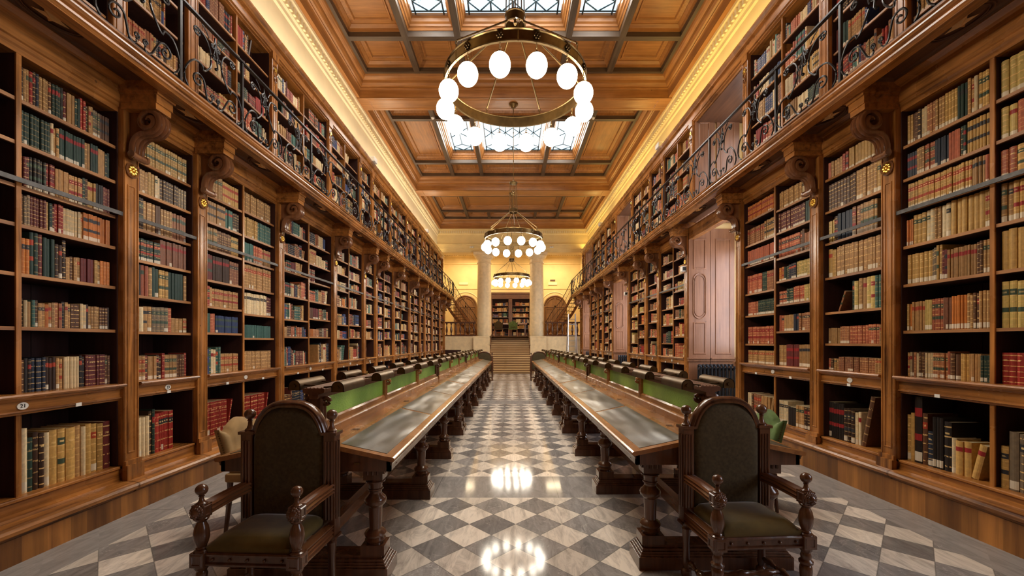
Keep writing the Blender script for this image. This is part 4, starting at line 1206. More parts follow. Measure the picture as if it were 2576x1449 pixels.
# floodlights on the cornices, and fluorescent tubes above the windowless side
def flood(x, y, z, lab):
    T = empty('floodlight', lab, 'light', 'small floodlights on the cornices', (x, y, z))
    MB().box(x - .07, x + .07, y - .11, y + .11, z + .02, z + .14).build('lamp_housing', 'white', T, bevel=.01)
    MB().box(x - .05, x + .05, y - .115, y - .109, z + .035, z + .125).build('lens', 'alu', T)
    MB().box(x - .02, x + .02, y - .02, y + .02, z - .01, z + .03).build('foot', 'rail_steel', T)
flood(-3.50, 10.6, SD[-1]['ztop'], 'small grey floodlight clamped on the cornice, windowless side, nearer the camera')
flood(-3.50, 17.3, SD[-1]['ztop'], 'small grey floodlight clamped on the cornice, windowless side, nearer the stairs')
flood(3.66, 10.3, SD[1]['ztop'], 'small grey floodlight clamped on the cornice, windowed side, nearer the camera')
flood(3.66, 17.1, SD[1]['ztop'], 'small grey floodlight clamped on the cornice, windowed side, nearer the stairs')
for k in range(4):
    y0 = [1.0, 5.8, 11.0, 16.0][k]
    tag(MB().tube([(-3.66, y0, 6.10), (-3.66, y0 + 4.5, 6.10)], .028, 8).build('fluorescent_tube', 'tube'), 'long glowing fluorescent tube on top of the gallery bookcases, %s from the camera' % ORD[k+1], 'light', 'fluorescent tubes')
# ================================================================== furniture in the middle
def xy(mb_fn): return mb_fn
LEGP = [(.045, .785), (.052, .77), (.062, .765), (.062, .755), (.046, .745), (.043, .72), (.043, .70), (.050, .695), (.050, .685), (.042, .675), (.040, .655), (.046, .640), (.066, .615), (.072, .590), (.068, .565), (.056, .545), (.045, .53), (.044, .50), (.041, .40), (.040, .335), (.048, .325), (.064, .31), (.072, .29), (.068, .272), (.055, .262), (.062, .25), (.068, .238), (.062, .225), (.05, .215), (.05, .205)]
LEGP = [(r * .98, .205 + (z - .205) * .415 / .58) for r, z in LEGP]       # turned part .205 .. .62
def trestle(T, xc, y, hw, name='leg'):
    """sledge foot with stepped mouldings, two turned legs with fluted square heads"""
    for sg in (-1, 1):
        mb = MB()
        cx = xc + sg * (hw - .165)
        mb.lathe(LEGP, (cx, y, 0), 20)
        mb.box(cx - .075, cx + .075, y - .065, y + .065, .145, .205)
        mb.box(cx - .062, cx + .062, y - .055, y + .055, .62, .80)
        for k in (-1, 0, 1):
            mb.tube([(cx + k * .032, y - .057, .655), (cx + k * .032, y - .057, .755)], .008, 6)
            mb.tube([(cx + sg * .064, y + k * .03, .655), (cx + sg * .064, y + k * .03, .755)], .008, 6)
        # scroll ear under the rim
        mb.tube([(cx + sg * (.062 + .028 + .028 * math.cos(t)), y, .715 + .028 * math.sin(t)) for t in [2*PI*q/12 for q in range(12)]], .022, 6, closed=True)
        mb.box(cx + sg * .06, cx + sg * .13, y - .022, y + .022, .74, .79)
        leg = mb.build(name, 'dark', T, bevel=0)
    mb = MB()
    for (e, z0, z1) in ((0, 0, .085), (-.012, .085, .098), (-.022, .098, .112), (-.032, .112, .128), (-.05, .128, .145)):
        w = hw - .055 + e
        mb.box(xc - w, xc + w, y - .115 - e, y + .115 + e, z0, z1)
    mb.build('sledge_foot', 'dark', T, bevel=.003)
    return leg

def lamp(T, xc, x0, y, sg, zt):
    """brass half-round picture-light shade on two short arms"""
    x = xc + sg * .165; L_ = .192; r = .040
    mb = MB(); n = 10
    vs = []
    zc_ = zt - .05
    prof = [(x + r, zc_ - .028)] + [(x + r * math.cos(t), zc_ + r * math.sin(t)) for t in [PI * q / n for q in range(n + 1)]] + [(x - r, zc_ - .028)]
    prof_i = [(x + (a_ - x) * .9, zc_ + (b_ - zc_) * (.9 if b_ > zc_ else 1)) for a_, b_ in prof]
    mb.prism(prof + prof_i[::-1], y - L_, y + L_, smooth=True)
    for yy in (y - L_, y + L_ - .004):
        mb.prism(prof, yy, yy + .004)
    sh = mb.build('lamp_shade', 'brass_d', T, sharp=40)
    for q in (-.13, .13):
        MB().tube([(xc + sg * .05, y + q, 1.208), (x, y + q, zt - .045)], .0065, 6).build('lamp_arm', 'brass_d', sh)
    MB().tube([(x, y - L_ - .008, zt - .05), (x, y - L_ + .02, zt - .05)], .012, 8).build('lamp_knob', 'brass_d', sh)
    return sh

def reading_table(xc, y0, y1, hw, lab, first, lastt):
    T = empty('reading_table', lab, 'table', 'reading desks', (xc, (y0 + y1) / 2, 0))
    ZE, ZC = .79, .872
    # tops: sloping each side; rim moulding
    mb = MB()
    for s in (-1, 1):
        e = xc + s * hw; f = xc + s * .17
        prof = [(e, ZE - .014), (e + s * .0, ZE - .004), (e - s * .012, ZE + .002), (e - s * .06, ZE + .010), (f, ZC), (xc + s * .0, ZC), (xc + s * 0, ZC - .03), (f, ZC - .03), (e - s * .02, ZE - .026), (e - s * .006, ZE - .024)]
        mb.prism(prof, y0, y1)
    mb.build('table_top', 'top_y', T)
    # rim underneath and apron
    mb = MB()
    for s in (-1, 1):
        e = xc + s * hw
        prof = [(e - s * .004, ZE - .024), (e - s * .02, ZE - .036), (e - s * .022, ZE - .05), (e - s * .03, ZE - .052), (e - s * .03, .70), (e - s * .055, .70), (e - s * .055, ZE - .024)]
        mb.prism(prof, y0 + .02, y1 - .02)
    for yy in (y0 + .02, y1 - .045):
        mb.prism([(xc - hw + .03, .70), (xc + hw - .03, .70), (xc + hw - .03, ZE - .02), (xc + .17, ZC - .03), (xc - .17, ZC - .03), (xc - hw + .03, ZE - .02)], yy, yy + .025)
    mb.build('apron', 'dark', T)
    # leather inlays
    n = 3; seg = (y1 - y0) / n
    for k in range(n):
        for s in (-1, 1):
            a = y0 + k * seg + (.055 if k == 0 else .022); b = y0 + (k + 1) * seg - (.055 if k == n - 1 else .022)
            xa, xb = xc + s * (hw - .062), xc + s * .205
            za = ZE + .010 + (ZC - ZE - .010) * (.002) ; 
            def zz(x): 
                t = (abs(x - xc) - .17) / (hw - .06 - .17); return ZC + (ZE + .010 - ZC) * t
            h = .0025
            mb = MB(); mb.add([(xa, a, zz(xa) + h), (xb, a, zz(xb) + h), (xb, b, zz(xb) + h), (xa, b, zz(xa) + h), (xa, a, zz(xa) - .004), (xb, a, zz(xb) - .004), (xb, b, zz(xb) - .004), (xa, b, zz(xa) - .004)], [(0,1,2,3), (4,7,6,5), (0,4,5,1), (1,5,6,2), (2,6,7,3), (3,7,4,0)])
            mb.build('leather_inlay', 'desk_leather', T)
            # pen slots
            m3 = MB()
            for q in (0, .032):
                m3.box(xc + s * .125 - .004 + s * q * 0, xc + s * .175, (a + b) / 2 - .33 + q, (a + b) / 2 - .325 + q + .004, ZC - .002, ZC + .002)
            m3.build('pen_slot', 'ink', T)
    # central divider
    d0, d1 = y0 + (.14 if first else .05), y1 - (.14 if lastt else .05)
    ZT = 1.205
    mb = MB()
    mb.prism([(xc - .055, ZC), (xc - .055, ZC + .055), (xc - .045, ZC + .062), (xc - .040, ZC + .07), (xc - .036, ZC + .105), (xc - .024, ZC + .118), (xc + .024, ZC + .118), (xc + .036, ZC + .105), (xc + .040, ZC + .07), (xc + .045, ZC + .062), (xc + .055, ZC + .055), (xc + .055, ZC)], d0, d1)
    mb.build('divider_base', 'top_y', T)
    mb = MB()
    mb.prism([(xc - .024, 1.135), (xc - .030, 1.15), (xc - .030, 1.165), (xc - .066, 1.175), (xc - .07, 1.185), (xc - .07, ZT - .006), (xc - .064, ZT), (xc + .064, ZT), (xc + .07, ZT - .006), (xc + .07, 1.185), (xc + .066, 1.175), (xc + .03, 1.165), (xc + .03, 1.15), (xc + .024, 1.135)], d0 - .02, d1 + .02)
    for q in range(-2, 3): mb.tube([(xc + q * .024, d0 - .01, ZT), (xc + q * .024, d1 + .01, ZT)], .005, 5)
    mb.build('divider_cap', 'cap', T)
    seg = (d1 - d0) / 3
    for k in range(4):
        yy = d0 + k * seg; w = .045 if k in (0, 3) else .038
        yy += w if k == 0 else (-w if k == 3 else 0)
        mb = MB()
        mb.box(xc - .036, xc + .036, yy - w, yy + w, ZC + .05, 1.14)
        for s in (-1, 1):
            mb.tube([(xc + s * .036, yy - w * .5, ZC + .06), (xc + s * .036, yy - w * .5, 1.13)], .009, 6).tube([(xc + s * .036, yy + w * .5, ZC + .06), (xc + s * .036, yy + w * .5, 1.13)], .009, 6)
            mb.tube([(xc + s * (.036 + .02 + .02 * math.cos(t)), yy, 1.115 + .02 * math.sin(t)) for t in [2*PI*q/10 for q in range(10)]], .016, 6, closed=True)
        mb.build('divider_post', 'dark' if k in (0, 3) else 'top_y', T)
    for k in range(3):
        a = d0 + k * seg + (.09 if k == 0 else .038); b = d0 + (k + 1) * seg - (.09 if k == 2 else .038)
        MB().box(xc - .014, xc + .014, a, b, ZC + .11, 1.14).build('green_panel', 'green', T)
    for k in range(6):
        for s in (-1, 1): lamp(T, xc, 0, d0 + .15 + k * (d1 - d0 - .42) / 5 + (.10 if s * xc > 0 else 0), s, 1.262)
    # trestles and stretcher
    for k in range(4): trestle(T, xc, y0 + .15 + k * (y1 - y0 - .30) / 3, hw)
    MB().box(xc - .035, xc + .035, y0 + .1, y1 - .1, .15, .235).build('stretcher', 'dark_y', T)
    if first:
        MB().box(xc + (.32 if xc < 0 else -.05 - .03) - .016, xc + (.32 if xc < 0 else -.05 - .03) + .016, y0 + .012, y0 + .02, .745, .757).build('number_tag', 'brass', T)
    return T
TL = [2.57, 7.02, 11.47, 15.92]
TR = [2.71, 7.16, 11.61, 16.06]
nmz = ['nearest the camera', 'in the middle of its row', 'nearest the stairs']
for k in range(3):
    reading_table(-1.275, TL[k] + (.01 if k else 0), TL[k+1], .556, 'long double reading desk with green panels, windowless side, ' + nmz[k], k == 0, k == 2)
    reading_table(1.352, TR[k] + (.01 if k else 0), TR[k+1], .565, 'long double reading desk with green panels, radiator side, ' + nmz[k], k == 0, k == 2)

# ---- carved armchairs
def finial(mb, c, s=1.0, k=1.0):
    pr = [(.030*s, 0), (.030*s, .008), (.020*s, .016), (.013*s, .035), (.012*s, .055), (.017*s, .062), (.012*s, .068)]
    pr = [(r, z * k) for r, z in pr]; z0 = .068 * k; R_ = .034 * s
    pr += [(R_ * math.sin(a), z0 + R_ * .93 - R_ * math.cos(a)) for a in [.38 + (PI - .38) * q / 9 for q in range(10)]]
    pr[-1] = (0, pr[-1][1])
    mb.lathe(pr, c, 20)
def armchair(lab, loc, rz=0, wb=.50, wf=.50, dp=.375, face=1):
    """local frame: origin under the seat centre, front towards -y"""
    T = empty('armchair', lab, 'chair', 'carved armchairs at the desk ends', loc, rz)
    K = dict(local=True)
    yb, yf = dp / 2, -dp / 2
    # rear posts: turned foot, square fluted stile
    for s in (-1, 1):
        x = s * wb / 2
        mb = MB()
        mb.lathe([(.018, .0), (.028, .01), (.034, .03), (.030, .05), (.018, .06), (.020, .07), (.026, .085), (.024, .11), (.021, .22), (.026, .30), (.028, .315), (.020, .325), (.028, .335), (.030, .35)], (x, yb, 0), 16)
        mb.box(x - .033, x + .033, yb - .036, yb + .036, .35, .955)
        mb.box(x - .045, x + .045, yb - .045, yb + .045, .955, .972).box(x - .04, x + .04, yb - .04, yb + .04, .345, .36)
        for q in (-.018, 0, .018): mb.tube([(x + q, yb - .037, .46), (x + q, yb - .037, .92)], .0065, 6)
        for q in (-.014, .014): mb.tube([(x + s * .037, yb + q, .46), (x + s * .037, yb + q, .92)], .0065, 6)
        p = mb.build('rear_post', 'dark', T, **K)
        m2 = MB(); finial(m2, (x, yb, .972), .95); m2.build('finial', 'dark', p, **K)
    # front posts with turned baluster, block and finial
    for s in (-1, 1):
        x = s * wf / 2
        mb = MB()
        mb.lathe([(.016, .0), (.026, .01), (.030, .03), (.020, .05), (.017, .06), (.023, .10), (.032, .235), (.030, .255), (.024, .262), (.035, .272), (.036, .285), (.025, .295), (.028, .315), (.022, .332), (.034, .35), (.034, .36)], (x, yf, 0), 18)
        mb.box(x - .036, x + .036, yf - .036, yf + .036, .36, .432)
        mb.rings(lambda u, v, h, x=x: (u, yf - .036 - h, v), x - .03, x + .03, .366, .426, [(0, .0), (.003, .005), (.009, .005), (.014, -.004)])
        mb.rings(lambda u, v, h, x=x, s=s: (x + s * (.036 + h), u, v), yf - .03, yf + .03, .366, .426, [(0, .0), (.003, .005), (.009, .005), (.014, -.004)])
        mb.lathe([(.034, .432), (.034, .437), (.022, .444), (.026, .449), (.022, .455), (.030, .475), (.036, .500), (.037, .525), (.031, .558), (.022, .577), (.020, .583), (.028, .589), (.033, .596), (.036, .603), (.030, .608)], (x, yf, 0), 20)
        mb.box(x - .030, x + .030, yf - .030, yf + .034, .605, .673)
        mb.rings(lambda u, v, h, x=x, s=s: (x + s * (.030 + h), u, v), yf - .024, yf + .028, .611, .667, [(0, .0), (.003, .005), (.009, .005), (.014, -.004)])
        mb.rings(lambda u, v, h, x=x, s=s: (x - s * (.030 + h), u, v), yf - .024, yf + .028, .611, .667, [(0, .0), (.003, .005), (.009, .005), (.014, -.004)])
        p = mb.build('front_post', 'dark', T, **K)
        m2 = MB(); finial(m2, (x, yf, .673), .86, .66); m2.build('finial', 'dark', p, **K)
        # lion mask carved on the block
        m3 = MB(); f = lambda a, b, c: (x + a, yf - .030 - c * .8, .638 + b)
        m3.sphere(f(0, .0, .004), .026, 14)
        for k in range(11):
            t = -.4 + (PI + .8) * k / 10; m3.sphere(f(.027 * math.cos(t), .027 * math.sin(t) + .002, .002), .0105, 8)
        for k in range(9):
            t = -.6 + (PI + 1.2) * k / 8; m3.sphere(f(.020 * math.cos(t), .022 * math.sin(t) + .002, .014), .008, 8)
        m3.sphere(f(0, -.006, .028), .010, 8).sphere(f(-.009, -.014, .025), .009, 8).sphere(f(.009, -.014, .025), .009, 8).sphere(f(0, -.026, .018), .008, 8)
        m3.sphere(f(-.010, .008, .022), .005, 8).sphere(f(.010, .008, .022), .005, 8)
        m3.build('lion_mask', 'dark', p, **K)
        # fluted arm
        xa, ya, za = x, yf + .03, .640
        xb_, yb_, zb_ = s * wb / 2, yb - .034, .644
        def arm_pt(t, a, h): return (xa + (xb_ - xa) * t + a, ya + (yb_ - ya) * t, za + (zb_ - za) * t + .004 * math.sin(PI * t) + h)
        prof = [(-.034, .018), (-.026, .028), (-.015, .021), (0, .030), (.015, .021), (.026, .028), (.034, .018), (.025, .006), (.035, -.004), (.027, -.014), (.034, -.024), (.018, -.034), (-.018, -.034), (-.034, -.024), (-.027, -.014), (-.035, -.004), (-.025, .006)]
        mb = MB(); vs = []; n = 12; m = len(prof)
        for k in range(n + 1):
            for a, h in prof: vs.append(arm_pt(k / n, a, h))
        fs = [(k*m+j, k*m+(j+1)%m, (k+1)*m+(j+1)%m, (k+1)*m+j) for k in range(n) for j in range(m)]
        mb.add(vs, fs, 0, True); mb.build('arm', 'dark_y', T, sharp=30, **K)
        # side seat rail, fluted
        mb = MB()
        p2 = [(s * .028, .358), (s * .028, .366), (s * .018, .373), (s * .030, .385), (s * .018, .396), (s * .030, .408), (s * .018, .418), (s * .028, .424), (s * .028, .430), (-s * .02, .430), (-s * .02, .358)]
        mb.prism([(s * wb / 2 + a, z) for a, z in p2], yf + .034, yb - .034); mb.build('side_rail', 'dark_y', T, **K)
    # front and back rails with studs
    mb = MB()
    mb.prism([(yf - .018, .362), (yf - .026, .368), (yf - .026, .376), (yf - .014, .382), (yf - .014, .410), (yf - .024, .416), (yf - .024, .424), (yf - .016, .430), (yf + .02, .430), (yf + .02, .362)], -wf / 2 + .036, wf / 2 - .036, fn=lambda a, y, z: (y, a, z))
    rl = mb.build('seat_rail', 'dark', T, **K)
    MB().box(-wb / 2 + .036, wb / 2 - .036, yb - .02, yb + .02, .36, .418).build('rear_rail', 'dark', T, **K)
    m2 = MB()
    for k in range(5): m2.sphere(((k - 2) * (wf - .12) / 4.2, yf - .018, .396), .0085, 10)
    m2.build('studs', 'dark', rl, **K)
    # seat cushion
    def cushion(x0, x1, y0, y1, z0, h, n=14):
        mb = MB(); vs = []; fs = []
        for side, sg in ((0, 1), (1, 0)):
            for i in range(n + 1):
                for j in range(n + 1):
                    u = i / n * 2 - 1; v = j / n * 2 - 1
                    e = (1 - abs(u) ** 5) * (1 - abs(v) ** 5)
                    edge = max(abs(u), abs(v))
                    rr = 1 - .035 * (1 - sg) 
                    z = z0 + h * (.52 + .48 * e ** .45) if sg else z0
                    if sg and edge == 1: z = z0 + h * .42
                    vs.append((x0 + (x1 - x0) * (u * rr * .5 + .5), y0 + (y1 - y0) * (v * rr * .5 + .5), z))
        m = (n + 1) ** 2
        for q in (0, m):
            for i in range(n):
                for j in range(n):
                    a = q + i * (n + 1) + j
                    fs.append((a, a + n + 1, a + n + 2, a + 1))
        border = [i * (n + 1) for i in range(n + 1)] + [n * (n + 1) + j for j in range(1, n + 1)] + [i * (n + 1) + n for i in range(n - 1, -1, -1)] + [j for j in range(n - 1, 0, -1)]
        for k in range(len(border)):
            a, b = border[k], border[(k + 1) % len(border)]
            fs.append((a, b, m + b, m + a))
        mb.add(vs, fs, 0, True)
        return mb
    cushion(-wf / 2 + .032, wf / 2 - .032, yf - .012, yb - .02, .424, .078).build('seat_cushion', 'velvet', T, sharp=70, **K)
    # upholstered back with arched top
    xi = wb / 2 - .033
    def top(x, o=0):
        t = abs(x) / xi
        # ogee: shoulders then round arch
        return .962 + .178 * max(0, 1 - (t / .985) ** 3) ** .72 + o
    n = 36; mb = MB(); vs = []; fs = []
    rows = 16
    for side in (0, 1):
        for i in range(n + 1):
            x = -xi + 2 * xi * i / n
            zt = top(x) - .025
            for j in range(rows + 1):
                z = .43 + (zt - .43) * j / rows
                u = i / n * 2 - 1; v = j / rows * 2 - 1
                e = ((1 - abs(u) ** 8) * (1 - abs(v) ** 8)) ** .5
                vs.append((x, yb + (-.012 - .030 * e if side == 0 else .012 + .015 * e), z))
    m = (n + 1) * (rows + 1)
    for q in (0, m):
        for i in range(n):
            for j in range(rows):
                a = q + i * (rows + 1) + j
                fs.append((a, a + rows + 1, a + rows + 2, a + 1))
    for i in range(n):
        for j in (0, rows):
            a = i * (rows + 1) + j; b = a + rows + 1
            fs.append((a, b, m + b, m + a))
    mb.add(vs, fs, 0, True); mb.build('back_cushion', 'velvet_b', T, sharp=60, **K)
    pts = [(-xi + 2 * xi * i / 48) for i in range(49)]
    mb = MB(); path = [(x, top(x)) for x in pts]
    prof = [(-.034, -.024), (-.034, -.012), (-.026, -.006), (-.032, .004), (-.022, .012), (-.006, .016), (.010, .016), (.026, .010), (.030, -.006), (.030, -.024)]
    vs = []; m = len(prof)
    for k, (x, z) in enumerate(path):
        a = path[max(k-1, 0)]; b = path[min(k+1, len(path)-1)]
        dx, dz = b[0]-a[0], b[1]-a[1]; l = math.hypot(dx, dz); nx, nz = -dz / l, dx / l
        for py, ph in prof: vs.append((x + nx * ph, yb + py, z + nz * ph))
    fs = [(k*m+j, k*m+(j+1)%m, (k+1)*m+(j+1)%m, (k+1)*m+j) for k in range(len(path)-1) for j in range(m)]
    mb.add(vs, fs, 0, True); mb.build('back_frame', 'dark', T, sharp=28, **K); MB().box(-xi, xi, yb - .02, yb + .02, .425, .45).build('lower_back_rail', 'dark', T, **K)
    # turned H stretcher
    def turned(mb, a, b):
        a = Vector(a); b = Vector(b); n = 24; rr = []; P = []
        for k in range(n + 1):
            t = k / n; P.append(a + (b - a) * t)
            rr.append(.011 + .010 * abs(math.sin(PI * t * 3)) ** .8 + (.006 if k in (4, 12, 20) else 0))
        mb.tube(P, rr, 10)
    mb = MB()
    for s in (-1, 1): turned(mb, (s * wb / 2, yb - .02, .115), (s * wf / 2, yf + .02, .115))
    turned(mb, (-wb / 2, 0, .115), (wb / 2, 0, .115))
    mb.build('stretcher', 'dark', T, **K)
    return T
armchair('large carved armchair with olive velvet, at the end of the windowless-side desk', (-1.329, 2.315, 0), -.05, .503, .503, .37)
armchair('large carved armchair with olive velvet, at the end of the radiator-side desk', (1.380, 2.50, 0), .06, .500, .51, .37)
armchair('distant carved armchair at the stairs end of the windowless-side desks', (-1.06, 16.55, 0), PI, .62, .62, .4)
armchair('distant carved armchair at the stairs end of the radiator-side desks', (1.10, 16.70, 0), PI, .62, .62, .4)

# ---- small upholstered chairs
def side_chair(name_lab, loc, rz, mat, legmat='dark', sc=1.0, group='upholstered side chairs'):
    T = empty('side_chair', name_lab, 'chair', group, loc, rz)
    K = dict(local=True); w, d = .50 * sc, .46 * sc
    def top(t):     # camel back
        a = abs(t)
        return .80 + (.075 * math.cos(min(1, a / .62) * PI / 2) ** 1.0 + (-.02 if a > .62 else 0) + .035 * max(0, (a - .72) / .28)) - .0
    n = 28; rows = 12; vs = []; fs = []
    for side in (0, 1):
        for i in range(n + 1):
            t = i / n * 2 - 1; zt = top(t)
            for j in range(rows + 1):
                v = j / rows * 2 - 1; z = .50 + (zt - .50) * j / rows
                e = ((1 - abs(t) ** 8) * (1 - abs(v) ** 8)) ** .5
                taper = (.86 + .14 * j / rows)
                vs.append((t * w / 2 * taper, d / 2 + .06 * j / rows + (-.02 - .030 * e if side == 0 else .02 + .012 * e), z))
    m = (n + 1) * (rows + 1)
    for q in (0, m):
        for i in range(n):
            for j in range(rows):
                a = q + i * (rows + 1) + j; fs.append((a, a + rows + 1, a + rows + 2, a + 1))
    for i in range(n):
        for j in (0, rows):
            a = i * (rows + 1) + j; b = a + rows + 1; fs.append((a, b, m + b, m + a))
    for i in (0, n):
        for j in range(rows):
            a = i * (rows + 1) + j; fs.append((a, a + 1, m + a + 1, m + a))
    mb = MB(); mb.add(vs, fs, 0, True); bk = mb.build('backrest', mat, T, sharp=60, **K)
    st = MB()
    for k in range(15):
        for sx in (-1, 1):
            tt = k / 14; st.sphere((sx * (w / 2 * (.86 + .14 * tt) + .001), d / 2 + .06 * tt - .012, .52 + (top(1) - .55) * tt), .0055, 6)
    st.build('studs', 'brass', bk, **K)
    mb = MB(); mb.box(-w / 2, w / 2, -d / 2, d / 2, .40, .47); mb.box(-w / 2 + .02, w / 2 - .02, -d / 2 + .02, d / 2 - .02, .47, .50)
    mb.build('seat', mat, T, bevel=.018, **K)
    for sx in (-1, 1):
        for sy in (-1, 1):
            x, y = sx * (w / 2 - .03), sy * (d / 2 - .03)
            MB().tube([(x, y, .40), (x + sx * .004, y + sy * .006, .25), (x + sx * .012, y + sy * (.03 if sy > 0 else .0), 0)], [.024, .020, .015], 8).build('leg', legmat, T, **K)
    return T
side_chair('beige velvet side chair on the windowless side of the nearest desk', (-2.02, 3.52, 0), PI / 2, 'beige')
side_chair('green velvet side chair between the nearest desk and the radiator side bookcase', (2.12, 3.92, 0), -PI / 2, 'green_v')
# platform furniture
side_chair('dark green side chair on the platform, windowless side of the pair', (-.72, 23.6, PLAT + .005), PI, 'velvet_b', 'top_y', 1.05, 'green chairs on the platform')
side_chair('bright green side chair on the platform, ladder side of the pair', (.10, 23.6, PLAT + .005), PI, 'green_v', 'top_y', 1.05, 'green chairs on the platform')
T = empty('platform_table', 'small dark writing table between the green chairs on the platform', 'table', None, (-.3, 24.1, PLAT))
MB().box(-1.0, .9, 23.85, 24.45, PLAT + .72, PLAT + .78).build('table_top', 'top_y', T)
for x in (-.9, .8):
    for y_ in (23.92, 24.38): MB().box(x - .035, x + .035, y_ - .035, y_ + .035, PLAT, PLAT + .72).build('leg', 'dark', T)
# bookcase in the back wall, between the columns
T = empty('recessed_bookcase', 'dark bookcase in the far wall, seen between the two columns above the stairs', 'bookcase', None, (-.05, YB - .3, PLAT))
x0, x1, zt = -1.18, 1.16, 4.47
MB().box(x0, x1, YB - .03, YB - .0, PLAT, zt).build('back_panel', 'case_in', T)
mb = MB(); mb.box(x0, x0 + .06, YB - .32, YB, PLAT, zt).box(x1 - .06, x1, YB - .32, YB, PLAT, zt).box(x0, x1, YB - .34, YB, 4.08, zt).box(x0, x1, YB - .36, YB - .3, 4.36, zt)
mb.box(-.16, .06, YB - .34, YB, PLAT, 4.1); mb.build('carcass', 'soffit', T)
BK = []
for (a, b) in ((x0 + .06, -.16), (.06, x1 - .06)):
    for k in range(6):
        z = PLAT + .10 + k * .34 + (.0 if k == 0 else .06)
        MB().box(a, b, YB - .30, YB, z - .03, z).build('shelf', 'soffit', T)
        BK.append((a, b, z, .31))
# ladder
T = empty('step_ladder', 'tall silver aluminium step ladder standing near the stairs', 'ladder', None, (3.0, 20.6, 0))
for (yy, top_) in ((20.3, 20.62), (21.1, 20.72)):
    mb = MB()
    for x in (2.76, 3.24):
        xt = 3.0 + (x - 3.0) * .72
        mb.tube([(x, yy, 0), (xt, top_, 2.92)], .024, 6)
    mb.build('ladder_side', 'alu', T)
    for k in range(1, 11):
        t = k / 11; yk = yy + (top_ - yy) * t; hw = .24 - .07 * t
        if yy > 21 and k % 3: continue
        MB().box(3.0 - hw, 3.0 + hw, yk - .04, yk + .04, 2.92 * t - .012, 2.92 * t + .012).build('rung', 'alu', T)
MB().box(2.82, 3.18, 20.55, 20.85, 2.40, 2.43).build('tray', 'alu', T)

